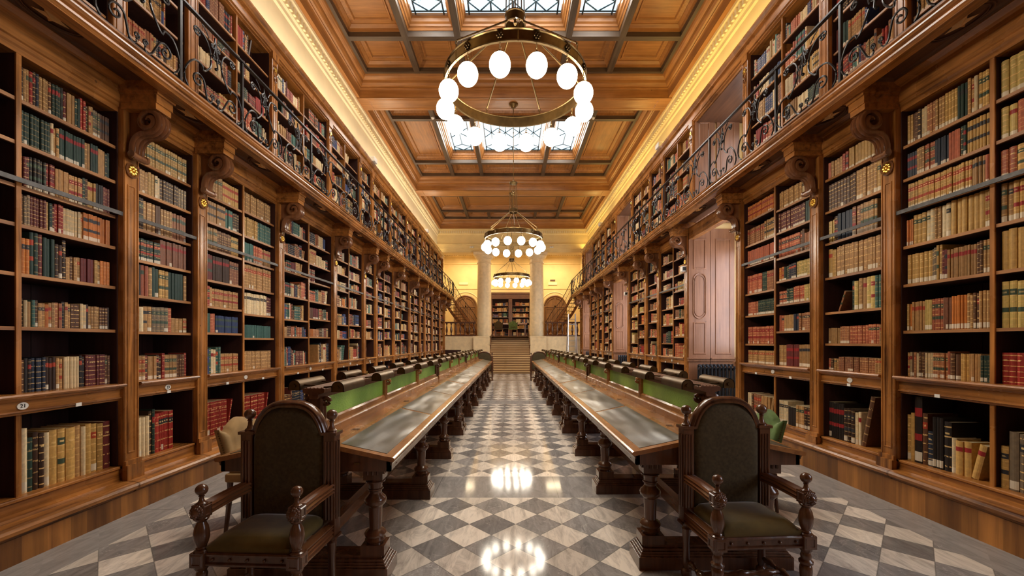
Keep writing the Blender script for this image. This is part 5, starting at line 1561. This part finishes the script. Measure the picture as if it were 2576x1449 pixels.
# ---- chandeliers
def chandelier(xc, yc, lab, zb, cap_z):
    T = empty('chandelier', lab, 'chandelier', 'ring chandeliers', (xc, yc, 4.1))
    RR_ = .705; z0, z1 = 4.055, 4.168
    mb = MB(); seg = 64
    prof = [(RR_ - .007, z0 + .006), (RR_ - .012, z0), (RR_ + .010, z0), (RR_ + .013, z0 + .008), (RR_ + .003, z0 + .014), (RR_ + .003, z1 - .014), (RR_ + .013, z1 - .008), (RR_ + .010, z1), (RR_ - .012, z1), (RR_ - .007, z1 - .006)]
    vs = []; fs = []; m = len(prof)
    for k in range(seg):
        t = 2 * PI * k / seg
        for r, z in prof: vs.append((xc + r * math.cos(t), yc + r * math.sin(t), z))
    for k in range(seg):
        l = (k + 1) % seg
        for j in range(m): fs.append((k*m+j, l*m+j, l*m+(j+1)%m, k*m+(j+1)%m))
    mb.add(vs, fs, 0, True); mb.build('ring', 'brass', T, sharp=30)
    NG = 14; off = .03
    for k in range(NG):
        t = 2 * PI * k / NG + off; c, s = math.cos(t), math.sin(t)
        gx, gy = xc + (RR_ - .0) * c, yc + (RR_ - .0) * s
        # rosette on the band
        mr = MB()
        for q in range(6):
            a = 2 * PI * q / 6; ux, uy = -s, c
            mr.sphere((xc + (RR_ + .012) * c + ux * .022 * math.cos(a), yc + (RR_ + .012) * s + uy * .022 * math.cos(a), (z0+z1)/2 + .022 * math.sin(a)), .012, 6)
        mr.sphere((xc + (RR_ + .016) * c, yc + (RR_ + .016) * s, (z0+z1)/2), .012, 6)
        mr.build('band_rosette', 'brass_d', T)
        g = MB(); g.sphere((gx, gy, zb), .0915, 24, sz=1.10); G = g.build('globe', 'globe', T, sharp=180)
        ch = MB()
        ch.lathe([(.048, zb + .083), (.046, zb + .094), (.028, zb + .106), (.012, zb + .112), (.010, zb + .125)], (gx, gy, 0), 14)
        for q in range(2):
            zc = zb + .137 + q * .020
            pl = [(gx + (.010 * math.cos(a) * (c if q else -s)), gy + (.010 * math.cos(a) * (s if q else c)), zc + .014 * math.sin(a)) for a in [2*PI*w/10 for w in range(10)]]
            ch.tube(pl, .003, 5, closed=True)
        ch.tube([(gx, gy, zb + .165), (gx, gy, z0 + .004)], .004, 5)
        ch.build('globe_cap', 'brass', G)
    # hub ring and rods
    hz = 4.715
    MB().lathe([(.095, hz), (.108, hz + .004), (.108, hz + .012), (.100, hz + .018), (.100, hz + .092), (.108, hz + .098), (.108, hz + .106), (.095, hz + .110), (.094, hz + .004)], (xc, yc, 0), 28, cap=False).build('hub', 'brass_d', T)
    for k in range(7):
        t = 2 * PI * k / 7 + .25; c, s = math.cos(t), math.sin(t)
        mb = MB()
        p0 = (xc + .10 * c, yc + .10 * s, hz + .01); p1 = (xc + (RR_ - .0) * c, yc + (RR_ - .0) * s, z1 + .07)
        mb.tube([p0, p1], .0085, 6)
        mb.tube([(p1[0] - s * .016 * math.cos(a), p1[1] + c * .016 * math.cos(a), p1[2] - .012 + .016 * math.sin(a)) for a in [2*PI*w/10 for w in range(10)]], .004, 5, closed=True)
        mb.tube([(p1[0], p1[1], p1[2] - .025), (p1[0], p1[1], z0 - .004)], .006, 6)
        mb.build('rod', 'brass', T)
    ux = 5.46
    for k in range(6):
        t = 2 * PI * k / 6 + .2; c, s = math.cos(t), math.sin(t)
        MB().tube([(xc + .095 * c, yc + .095 * s, hz + .10), (xc + .085 * c, yc + .085 * s, ux)], .0065, 5).build('rod', 'brass_d', T)
    mb = MB()
    mb.lathe([(.02, ux - .05), (.10, ux - .02), (.105, ux), (.10, ux + .012), (.03, ux + .03), (.015, ux + .07)], (xc, yc, 0), 24)
    mb.lathe([(.008, 5.15), (.035, 5.17), (.040, 5.20), (.03, 5.23), (.008, 5.25)], (xc, yc, 0), 18)
    mb.tube([(xc, yc, hz + .02), (xc, yc, cap_z - .02)], .0075, 8)
    mb.lathe([(.0, hz - .0), (.02, hz + .02), (.012, hz + .05), (.02, hz + .08), (.008, hz + .1)], (xc, yc, 0), 12)
    for zz in (6.0, 6.7): mb.lathe([(.008, zz - .02), (.016, zz), (.008, zz + .02)], (xc, yc, 0), 10)
    mb.build('stem', 'brass', T)
    MB().lathe([(.012, cap_z - .11), (.05, cap_z - .10), (.055, cap_z - .075), (.075, cap_z - .06), (.11, cap_z - .03), (.115, cap_z - .005), (.10, cap_z)], (xc, yc, 0), 26).build('ceiling_rose', 'brass', T)
    return T
chandelier(.04, 4.24, 'brass ring chandelier with glowing globes, largest and nearest the camera', 3.862, BZ)
chandelier(.055, 10.35, 'brass ring chandelier with glowing globes, middle one of the row', 3.862, BZ)
chandelier(.02, 16.5, 'brass ring chandelier with glowing globes, smallest and farthest, before the columns', 3.862, BZ)
# carved face plaque on the beam
# ================================================================== books
PAL = dict(G=(.022,.050,.040), N=(.020,.028,.050), B=(.12,.052,.024), D=(.050,.024,.014), M=(.14,.026,.024), R=(.32,.030,.022), O=(.52,.17,.03), T=(.40,.225,.088), C=(.60,.47,.28), K=(.020,.014,.012),
           V=(.68,.56,.36), P=(.44,.125,.065), L=(.50,.305,.095), U=(.03,.055,.16), E=(.055,.15,.13), F=(.26,.23,.19), S=(.36,.15,.07), H=(.22,.09,.05), Y=(.50,.37,.12), Z=(.20,.15,.10))
CN = dict(G='dark green', N='navy', B='brown', D='dark brown', M='maroon', R='bright red', O='orange', T='tan', C='cream', K='black', V='vellum', P='rose red', L='golden tan', U='blue', E='teal', F='grey', S='russet', H='reddish brown', Y='yellow ochre', Z='mottled brown')
# row pattern: letter, count, relative height (0-9), thickness in mm; read as they stand from one end to the other
SPEC = {
 # (side, bay, col): rows top to bottom
 (-1, 1, 1): ['D2.62,T2.62,R1.62,D1.66,N1.66,T3.64,B1.62,G3.64,K1.64,M1.64,T3.62,G2.60,R2.66,D1.58,T2.6,Z3.55,B4.55',
              'K1.66,G9.68,C1.7,T2.62,G9.68,T2.64,G3.66,T3.62,G2.6',
              'E1.70,B1.66,M2.62,K5.66,M3.66,T5.62,T5.6,G1.66,B1.66,L3.6,K3.62,M3.6',
              'B2.72,Z2.7,M5.72,T1.7,G1.7,M1.66,R3.72,C6.68,T1.68,O7.72,O4.7',
              'O3.80,G2.76,M1.74,G3.72,D2.64,D1.72,T1.36,B1.4,T2.4,M4.42,L1.44,T1.42,O3.45',
              'T1.40,K1.42,C1.4,T1.4,E1.42,D1.42,T2.38,O1.38,T2.40,S2.40,K1.44,T2.42,B3.42,C2.42,D1.42,T4.4,B3.40,D1.4',
              'M1.34,B1.40,K2.40,N4.42,D3.42,T2.40,C5.42,K2.42,M7.44,B2.42',
              'K1.82,V1.80,G1.66,D2.72,V1.70,L2.72:55,L1.74:70,T1.72:50,V1.68,L2.72:50,L1.7:50,M1.72:60'],
 (-1, 1, 0): ['T3.6,G4.62,L2.6', 'E3.7,T2.66,G2.7', 'G6.7,E3.7', 'T4.6,B3.62', 'F6.72,F3.7', 'T4.6,B2.55', 'K4.5,M3.5', 'D2.80:60,R1.86:60,B1.8'],
 (-1, 2, 0): ['L22.80', 'D2.66,M1.7,T3.66,L2.68,V2.66,D7.64,Z3.62', 'D5.74:30,T4.7,B2.7,T4.66,S6.66', 'R1.80,G8.80,H9.76', 'K3.78,P2.76,T1.74,G2.76,L3.72,G5.72,T1.7', 'T2.66,V1.62:45,T2.64,Z4.66,P1.64,T3.34,T1.36', 'D2.36,T3.40,M1.4,T3.38,D2.4,R1.42,T5.40,B3.4,R1.44', 'M1.66:50,V4.66:40,D1.74:30,G1.74:30,R1.68,R6.68:30'],
 (-1, 3, 0): ['T10.64,L8.6', 'V2.7,T9.72,E3.68,D3.66', 'T8.7,B7.68,L4.66', 'K2.7,M3.7,D7.7,H4.66', 'K2.66,R2.66,T2.6,T11.58', 'T3.6,E1.68,P2.64,U10.60', 'U4.5,E1.5,V2.5,E2.56,T9.36', 'R20.68:24'],
 (-1, 3, 1): ['K1.7,T13.66', 'L9.7,E8.7', 'E6.64,P4.62,T5.6', 'T20.78', 'V15.70,M3.66', 'T1.66,E18.46', 'T18.48', 'D1.6,R20.66:24'],
 (1, 1, 1): ['L2.66,B2.6,D1.64,C2.62,S3.66,T3.66,L4.68,G3.68,T2.7,V1.7,L4.70', 'N4.62,T3.66,P4.66,N5.66,P4.68,G2.68,L8.74', 'L22.72,T4.7,P2.7', 'O3.60,L3.68:40,V2.7:40,T3.72,V2.7:40,L6.76:42,L3.78', 'L6.64:38,Z2.66,L2.7,M2.56,T10.56,B2.6,T3.6', 'L1.5,O1.5,T5.52,Y3.54,P4.54,H3.54,O5.56,T2.56,B2.58,T4.60', 'T1.42,C1.44,B1.42,S1.44,C1.42,B3.44,C3.42,S6.42,P1.44,B2.42:40,L3.42,T4.42,G4.40', 'L2.70:35,K1.95:70,B1.72:45,N1.5,K3.72:30,K1.70:60,V1.46:40,L3.46:55'],
 (1, 1, 0): ['Y4.66,L4.7', 'Y2.66,P3.68,L4.7', 'P2.6,L5.62,T2.6', 'T2.76:40,L5.78:38', 'L6.72,P2.7', 'Y4.72,L3.7', 'R4.46,K2.44', 'L1.5,Z2.70:60'],
 (1, 2, 0): ['P1.50,T4.52,R2.6,L12.66', 'B9.70,T6.72,L3.72', 'Y3.56:30,D1.66:50,N4.70,H2.70,T6.74:34', 'L2.66:60,T22.70', 'G1.66:36,Y1.66,T2.68,Y2.7,E4.70:42', 'T5.40,S4.44,P7.44,P4.46,T3.44', 'P1.34,D1.34,T2.34,H7.42,S5.42,T4.42', 'K6.66:38,D3.60,V2.56:36,B1.90:52'],
 (1, 3, 1): ['O18.62', 'S9.52,T6.58', 'P14.62', 'P10.50,G3.5,S6.5', 'P6.48,G10.50', 'P22.50', 'T16.60', 'V2.5,B1.5,H4.52,T5.5'],
 (1, 3, 0): ['T9.5,V2.5', 'M13.72,G5.74', 'P10.62,B2.66,S5.5', 'O2.46,G2.44,N3.5,Y7.52', 'P4.42,G3.48,P5.52,Y5.52', 'P2.5,T4.5,N2.5,S6.52', 'T3.5,M5.52,T6.52', 'V4.50,K3.4,T3.46,D4.46'],
}
def pal_pick(rr, s, lv, run):
    if s < 0 and lv == 0: w = 'TTTTCCVBBGNMMRELLSHDPUOF'
    elif s > 0 and lv == 0: w = 'LLLTTTTPPPSHYCVBBGNMRO'
    else: w = 'TTTCVPMMHBSGNNUDELRCVT'
    return rr.choice(w)
def parse(spec):
    out = []
    for tok in spec.split(','):
        th = None
        if ':' in tok: tok, th = tok.split(':'); th = int(th) / 1000
        L_ = tok[0]; cnt, hh = tok[1:].split('.')
        out.append((L_, int(cnt), float('.' + hh), th))
    return out
FAR = {}
RB = random.Random(5)
BOOKS = []   # dict(pos along, thickness, height, depth, colour letter, colour, patch, style, cell, idx, lean)
def style_for(c, rr, s):
    gilt = rr.choice((.0, .5, .8, .9)) if c in 'LTPSHDBMYZR' else rr.choice((0, .3, .7))
    patch = rr.choice((0, 0, .5, .8)) if c not in 'VCF' else rr.choice((0, 0, .5))
    pc = rr.choice([(.30, .02, .02), (.03, .03, .035), (.40, .05, .02), (.05, .08, .05)])
    stick = 1.0 if rr.random() < (.55 if s > 0 else .22) else 0.0
    nb = rr.choice((5, 6, 7, 8))
    return gilt, patch, pc, stick, nb
def fill_row(cell):
    s, lv = cell['s'], cell['lv']
    a, b, H = cell['a'] + .004, cell['b'] - .004, cell['h']
    L_ = b - a
    spec = SPEC.get((s, cell['bay'], cell['col'])) if lv == 0 else None
    runs = []
    if spec:
        runs = parse(spec[cell['row']])
        tot = sum(n * (th or .030) for _, n, _, th in runs)
        # thickness unspecified: fit to the shelf
        fix = sum(n * th for _, n, _, th in runs if th); fl = sum(n for _, n, _, th in runs if not th)
        avail = L_ * (.985 if cell['row'] != 7 or s < 0 else .97)
        tf = max(.012, min(.050, (avail - fix) / max(1, fl)))
        if cell['row'] == 7 and tf * fl + fix > L_: 
            k = L_ / (tf * fl + fix)
            runs = [(c, n, h, (th or tf) * k) for c, n, h, th in runs]
        else: runs = [(c, n, h, th or tf) for c, n, h, th in runs]
        fillfrac = 1.0
        hs = {0: .31, 1: .31}.get(0)
    else:
        fillf = RB.choice((1, 1, 1, .97, .93, .85, .75)) if RB.random() < .85 else RB.uniform(.3, .7)
        if cell['row'] == 7 and RB.random() < .35 and lv == 0: fillf = RB.uniform(.2, .6)
        pos = 0; ln = L_ * fillf; hb = RB.uniform(.52, .80)
        while pos < ln:
            c = pal_pick(RB, s, lv, 0); n = RB.choice((1, 1, 2, 3, 4, 6, 8))
            th = RB.uniform(.018, .038) if cell['row'] != 7 or lv else RB.uniform(.028, .055)
            h = min(.86, hb + RB.uniform(-.08, .08)) 
            if RB.random() < .2: hb = RB.uniform(.50, .82)
            n = min(n, int((ln - pos) / th))
            if n <= 0: break
            runs.append((c, n, h, th)); pos += n * th
        if s > 0: runs = runs if RB.random() < .5 else runs
    pos = 0.0; idx = 0
    start = 0
    tot = sum(n * th for _, n, _, th in runs)
    if not spec and tot < L_ * .9 and RB.random() < .4: start = L_ - tot
    if spec and s > 0 and cell['bay'] == 2 and cell['row'] == 4: start = L_ - tot
    for (c, n, h, th) in runs:
        st = style_for(c, RB, s)
        hue = RB.uniform(.82, 1.2)
        for k in range(n):
            t = th * RB.uniform(.93, 1.0) if n > 1 else th
            hh = H * h * 1.0
            if spec: hh = min(H * .965, (h + .20) * H if h < .8 and cell['row'] < 7 else h * H)
            if spec and cell['row'] in (5, 6) : hh = min(H * .95, (h + .14) * H)
            if spec and cell['row'] == 7: hh = min(H * .97, h * H)
            if not spec: hh = H * h
            hh *= RB.uniform(.975, 1.0) if n > 2 else RB.uniform(.95, 1.03)
            hh = min(hh, H * .97)
            hu = hue * RB.uniform(.90, 1.1)
            col = tuple(min(.9, x * hu) for x in PAL[c])
            if n <= 2: st = style_for(c, RB, s)
            stick = st[3] if RB.random() < .9 else 1 - st[3]
            BOOKS.append(dict(p=start + pos, t=t - .0012, h=hh, d=min(cell['dep'] - .06, hh * .72) , c=c, col=col, gilt=st[0], patch=st[1], pc=st[2], stick=stick, nb=st[4], cell=cell, idx=idx, dx=RB.uniform(0, .012), lean=0, last=False))
            pos += th; idx += 1
    if spec and s > 0 and cell['bay'] == 2 and cell['row'] == 4:
        q = dict(BOOKS[-1]); q.update(p=start - .185, t=.022, h=.235, c='S', col=PAL['S'], lean=.40, idx=idx, dx=.004); BOOKS.append(q)
    elif idx:
        BOOKS[-1]['n_row'] = idx
        gap = L_ - (start + pos)
        if gap > .05 and RB.random() < .5 and BOOKS[-1]['h'] < .9 * H and not start:
            BOOKS[-1]['lean'] = min(.22, gap / BOOKS[-1]['h'] * .6)
    # a few lie on top of the row
for cell in ROWS: fill_row(cell)
# one leaning book on the windowed wall, in front of the taller set
for (a, b, z, h) in BK:
    cell = dict(s=0, lv=2, bay=0, col=0, row=0, a=a + .02, b=b - .02, z=z, h=h, X=YB - .27, dep=.2, nc=1)
    fill_row(cell)

def basis(bk):
    """origin, along, into, of a book"""
    c = bk['cell']; s = c['s']; L0 = bk['p']
    if s == -1: o = Vector((-(c['X'] + bk['dx']), c['a'] + .004 + L0, c['z'])); al = Vector((0, 1, 0)); inn = Vector((-1, 0, 0)); rz = PI / 2
    elif s == 1: o = Vector((c['X'] + bk['dx'], c['b'] - .004 - L0, c['z'])); al = Vector((0, -1, 0)); inn = Vector((1, 0, 0)); rz = -PI / 2
    else: o = Vector((c['a'] + .004 + L0, c['X'] + bk['dx'], c['z'])); al = Vector((1, 0, 0)); inn = Vector((0, 1, 0)); rz = 0
    return o, al, inn, rz

class BookMesh:
    def __init__(self): self.v = []; self.f = []; self.uv = []; self.cov = []; self.pat = []; self.sty = []
    def quad(self, vs, uv, bk, cov=None, deco=True):
        n = len(self.v); self.v.extend(vs); self.f.append(tuple(range(n, n + len(vs))))
        c = cov or bk['col']
        for q in uv:
            self.uv.append(q)
            self.cov.append((*c, 1)); self.pat.append((*bk['pc'], 1)); self.sty.append((bk['gilt'], bk['patch'], bk['stick'], float(bk['nb'])))
    def make(self, name, mat='book', extra=None):
        me = bpy.data.meshes.new(name); me.from_pydata(self.v, [], self.f)
        me.materials.append(M[mat])
        u = me.uv_layers.new(name='UVMap'); u.data.foreach_set('uv', [x for q in self.uv for x in q])
        for nm, arr in (('cover', self.cov), ('patch', self.pat), ('style', self.sty)):
            at = me.attributes.new(nm, 'FLOAT_COLOR', 'CORNER'); at.data.foreach_set('color', [x for q in arr for x in q])
        me.update(); return me
NO = (0.5, -1.0)
def book_geo(bm_, bk, o, al, inn, up, det):
    t, h, d = bk['t'], bk['h'], bk['d']
    P = lambda a, i, z: tuple(o + al * a + inn * i + up * z)
    n = 5 if det else 2
    arc = []
    bul = min(.010, t * .28)
    for k in range(n + 1):
        x = k / n; arc.append((x * t, bul * (1 - math.sin(PI * x)) ))
    for k in range(n):
        (a0, i0), (a1, i1) = arc[k], arc[k+1]
        bm_.quad([P(a0, i0, 0), P(a1, i1, 0), P(a1, i1, h), P(a0, i0, h)], [(k / n, .0005), ((k+1) / n, .0005), ((k+1) / n, 1), (k / n, 1)], bk)
    pg = (.50, .40, .24)
    if det:
        th = .003
        # boards
        for (a0, a1) in ((0, th), (t - th, t)):
            bm_.quad([P(a0, bul, 0), P(a0, d, 0), P(a0, d, h), P(a0, bul, h)], [NO] * 4, bk)
            bm_.quad([P(a1, bul, 0), P(a1, d, 0), P(a1, d, h), P(a1, bul, h)], [NO] * 4, bk)
            bm_.quad([P(a0, bul, h), P(a1, bul, h), P(a1, d, h), P(a0, d, h)], [NO] * 4, bk)
            bm_.quad([P(a0, d, 0), P(a1, d, 0), P(a1, d, h), P(a0, d, h)], [NO] * 4, bk)
            bm_.quad([P(a0, bul, 0), P(a1, bul, 0), P(a1, d, 0), P(a0, d, 0)], [NO] * 4, bk)
        # head of the spine
        bm_.quad([P(a, i, h) for a, i in arc] + [P(t, bul + .006, h), P(0, bul + .006, h)], [NO] * (n + 3), bk)
        bm_.quad([P(a, i, 0) for a, i in arc] + [P(t, bul + .006, 0), P(0, bul + .006, 0)], [NO] * (n + 3), bk)
    else:
        bm_.quad([P(0, bul, 0), P(0, d, 0), P(0, d, h), P(0, bul, h)], [NO] * 4, bk)
        bm_.quad([P(t, bul, 0), P(t, d, 0), P(t, d, h), P(t, bul, h)], [NO] * 4, bk)
        bm_.quad([P(a, i, h) for a, i in arc] + [P(t, d, h), P(0, d, h)], [NO] * (n + 3), bk, cov=pg)
# apparent size of each book from the camera
def shown(bk):
    o, al, inn, rz = basis(bk)
    c = o + al * bk['t'] / 2
    if c.y < .3: return 0
    x0 = o.x / o.y * 1050; e = o + al * bk['t']; x1 = e.x / e.y * 1050
    zt = (c.z + bk['h'] - 1.5) / c.y * 1050; zb = (c.z - 1.5) / c.y * 1050
    if abs(x0) > 1288 or abs(x1) > 1288: return 0
    zt = min(862, zt); zb = max(-587, zb)
    if zt <= zb: return 0
    A = abs(x1 - x0) * (zt - zb)
    # behind the big armchairs, desks or gallery
    px, py = 1286 + c.x / c.y * 1050, 862 - (zb + zt) / 2
    if 610 < px < 850 and py > 1010: return 0
    if 1715 < px < 1940 and py > 1000: return 0
    if bk['cell']['lv'] == 1:
        d = c.y; ztop = (SD[bk['cell']['s']]['fz1'] - 1.5); xf = SD[bk['cell']['s']]['fx']
        # gallery edge hides what lies below its line
        if (c.z + bk['h'] * .6 - 1.5) / abs(c.x) < (ztop) / xf: return 0
    return A
for bk in BOOKS: bk['A'] = shown(bk)
order = sorted(range(len(BOOKS)), key=lambda i: -BOOKS[i]['A'])
SOLO = set(order[:298])
def size_word(bk):
    if bk['h'] > .42: return 'very tall '
    if bk['h'] > .36: return 'tall '
    if bk['t'] > .045: return 'thick '
    if bk['h'] < .17: return 'small '
    return ''
GN = {(-1, 1): 'case 21', (-1, 2): 'case 23', (-1, 3): 'case after 23', (-1, 4): 'fourth case windowless side', (-1, 5): 'fifth case windowless side', (-1, 0): 'case before 21', (1, 1): 'nearest window-side case', (1, 2): 'narrow window-side case', (1, 3): 'case before radiator', (1, 5): 'case after radiator'}
stuff = BookMesh()
for i, bk in enumerate(BOOKS):
    if i in SOLO: continue
    o, al, inn, rz = basis(bk); up = Vector((0, 0, 1))
    if bk['lean']:
        L_ = bk['lean']; up = (Vector((0, 0, 1)) * math.cos(L_) + al * math.sin(L_)).normalized(); al = (al * math.cos(L_) - Vector((0, 0, 1)) * math.sin(L_)).normalized(); o = o + Vector((0, 0, 1)) * bk['t'] * math.sin(L_)
    book_geo(stuff, bk, o, al, inn, up, False)
so = bpy.data.objects.new('shelved_books', stuff.make('shelved_books')); scene.collection.objects.link(so)
tag(so, 'thousands of old leather and cloth books filling all the shelves farther off', 'books', None, 'stuff')
ROWN = {0: 'top shelf', 1: 'second shelf', 2: 'third shelf', 3: 'fourth shelf', 4: 'fifth shelf', 5: 'sixth shelf', 6: 'ledge shelf', 7: 'bottom shelf'}
CASEN = {(-1, 1, 0): 'case 21, cut-off column', (-1, 1, 1): 'case 21', (-1, 2, 0): 'case 23', (-1, 3, 0): 'case after 23, nearer column', (-1, 3, 1): 'case after 23, farther column',
         (1, 1, 1): 'nearest window-side case', (1, 1, 0): 'nearest window-side case, cut-off column', (1, 2, 0): 'narrow window-side case', (1, 3, 0): 'case before radiator, near column', (1, 3, 1): 'case before radiator, far column'}
for i in sorted(SOLO):
    bk = BOOKS[i]; c = bk['cell']
    o, al, inn, rz = basis(bk)
    bm_ = BookMesh(); L_ = bk['lean']
    up = Vector((0, 0, 1)); a_ = Vector((1, 0, 0)); i_ = Vector((0, 1, 0)); o_ = Vector((0, 0, 0))
    if L_: up = Vector((math.sin(L_), 0, math.cos(L_))); a_ = Vector((math.cos(L_), 0, -math.sin(L_))); o_ = Vector((0, 0, bk['t'] * math.sin(L_)))
    book_geo(bm_, bk, o_, a_, i_, up, True)
    ob = bpy.data.objects.new('book', bm_.make('book')); scene.collection.objects.link(ob)
    ob.location = o; ob.rotation_euler = (0, 0, rz); WM[ob.name] = Matrix.Translation(o) @ Matrix.Rotation(rz, 4, 'Z')
    t, h, d = bk['t'], bk['h'], bk['d']
    pb = MB(); vs = []
    for (a, q, z) in ((.003, .010, .004), (t - .003, .010, .004), (t - .003, d - .006, .004), (.003, d - .006, .004), (.003, .010, h - .005), (t - .003, .010, h - .005), (t - .003, d - .006, h - .005), (.003, d - .006, h - .005)):
        vs.append(tuple(o_ + a_ * a + i_ * q + up * z))
    pb.add(vs, [(0,3,2,1),(4,5,6,7),(0,1,5,4),(1,2,6,5),(2,3,7,6),(3,0,4,7)])
    pb.build('page_block', 'pages', ob, local=True, recalc=False)
    if c['lv'] == 1:
        k = bay_phrase(c['s'], c['bay'], 0)
        case = 'gallery bookcase above %s, col %d' % (k, c['col'] + 1)
        lab = '%s%s book, %s on %s gallery shelf, %s column over %s' % (size_word(bk), CN[bk['c']], ORD[bk['idx'] + 1], ['lowest', 'low', 'middle', 'high', 'highest'][c['row']], ['nearer', 'farther'][c['col']], GN.get((c['s'], c['bay']), 'a far case'))
    else:
        case = CASEN.get((c['s'], c['bay'], c['col']))
        if case is None: case = bay_phrase(c['s'], c['bay'], 0) + (' column %d' % (c['col'] + 1))
        lab = '%s%s book, %s on the %s, %s' % (size_word(bk), CN[bk['c']], ORD[bk['idx'] + 1], ROWN[c['row']], case)
    tag(ob, lab, 'book', 'old books on the shelves of the %s wall' % SD.get(c['s'], {'name': 'far'})['name'])
for o in bpy.data.objects:
    if o.get('label') and len(o['label'].split()) > 16: print('LONG', o['label'])
print('BOOKS', len(BOOKS), 'cut area', BOOKS[order[297]]['A'], 'objects', len(bpy.data.objects), 'max label', max(len(o['label'].split()) for o in bpy.data.objects if o.get('label')))
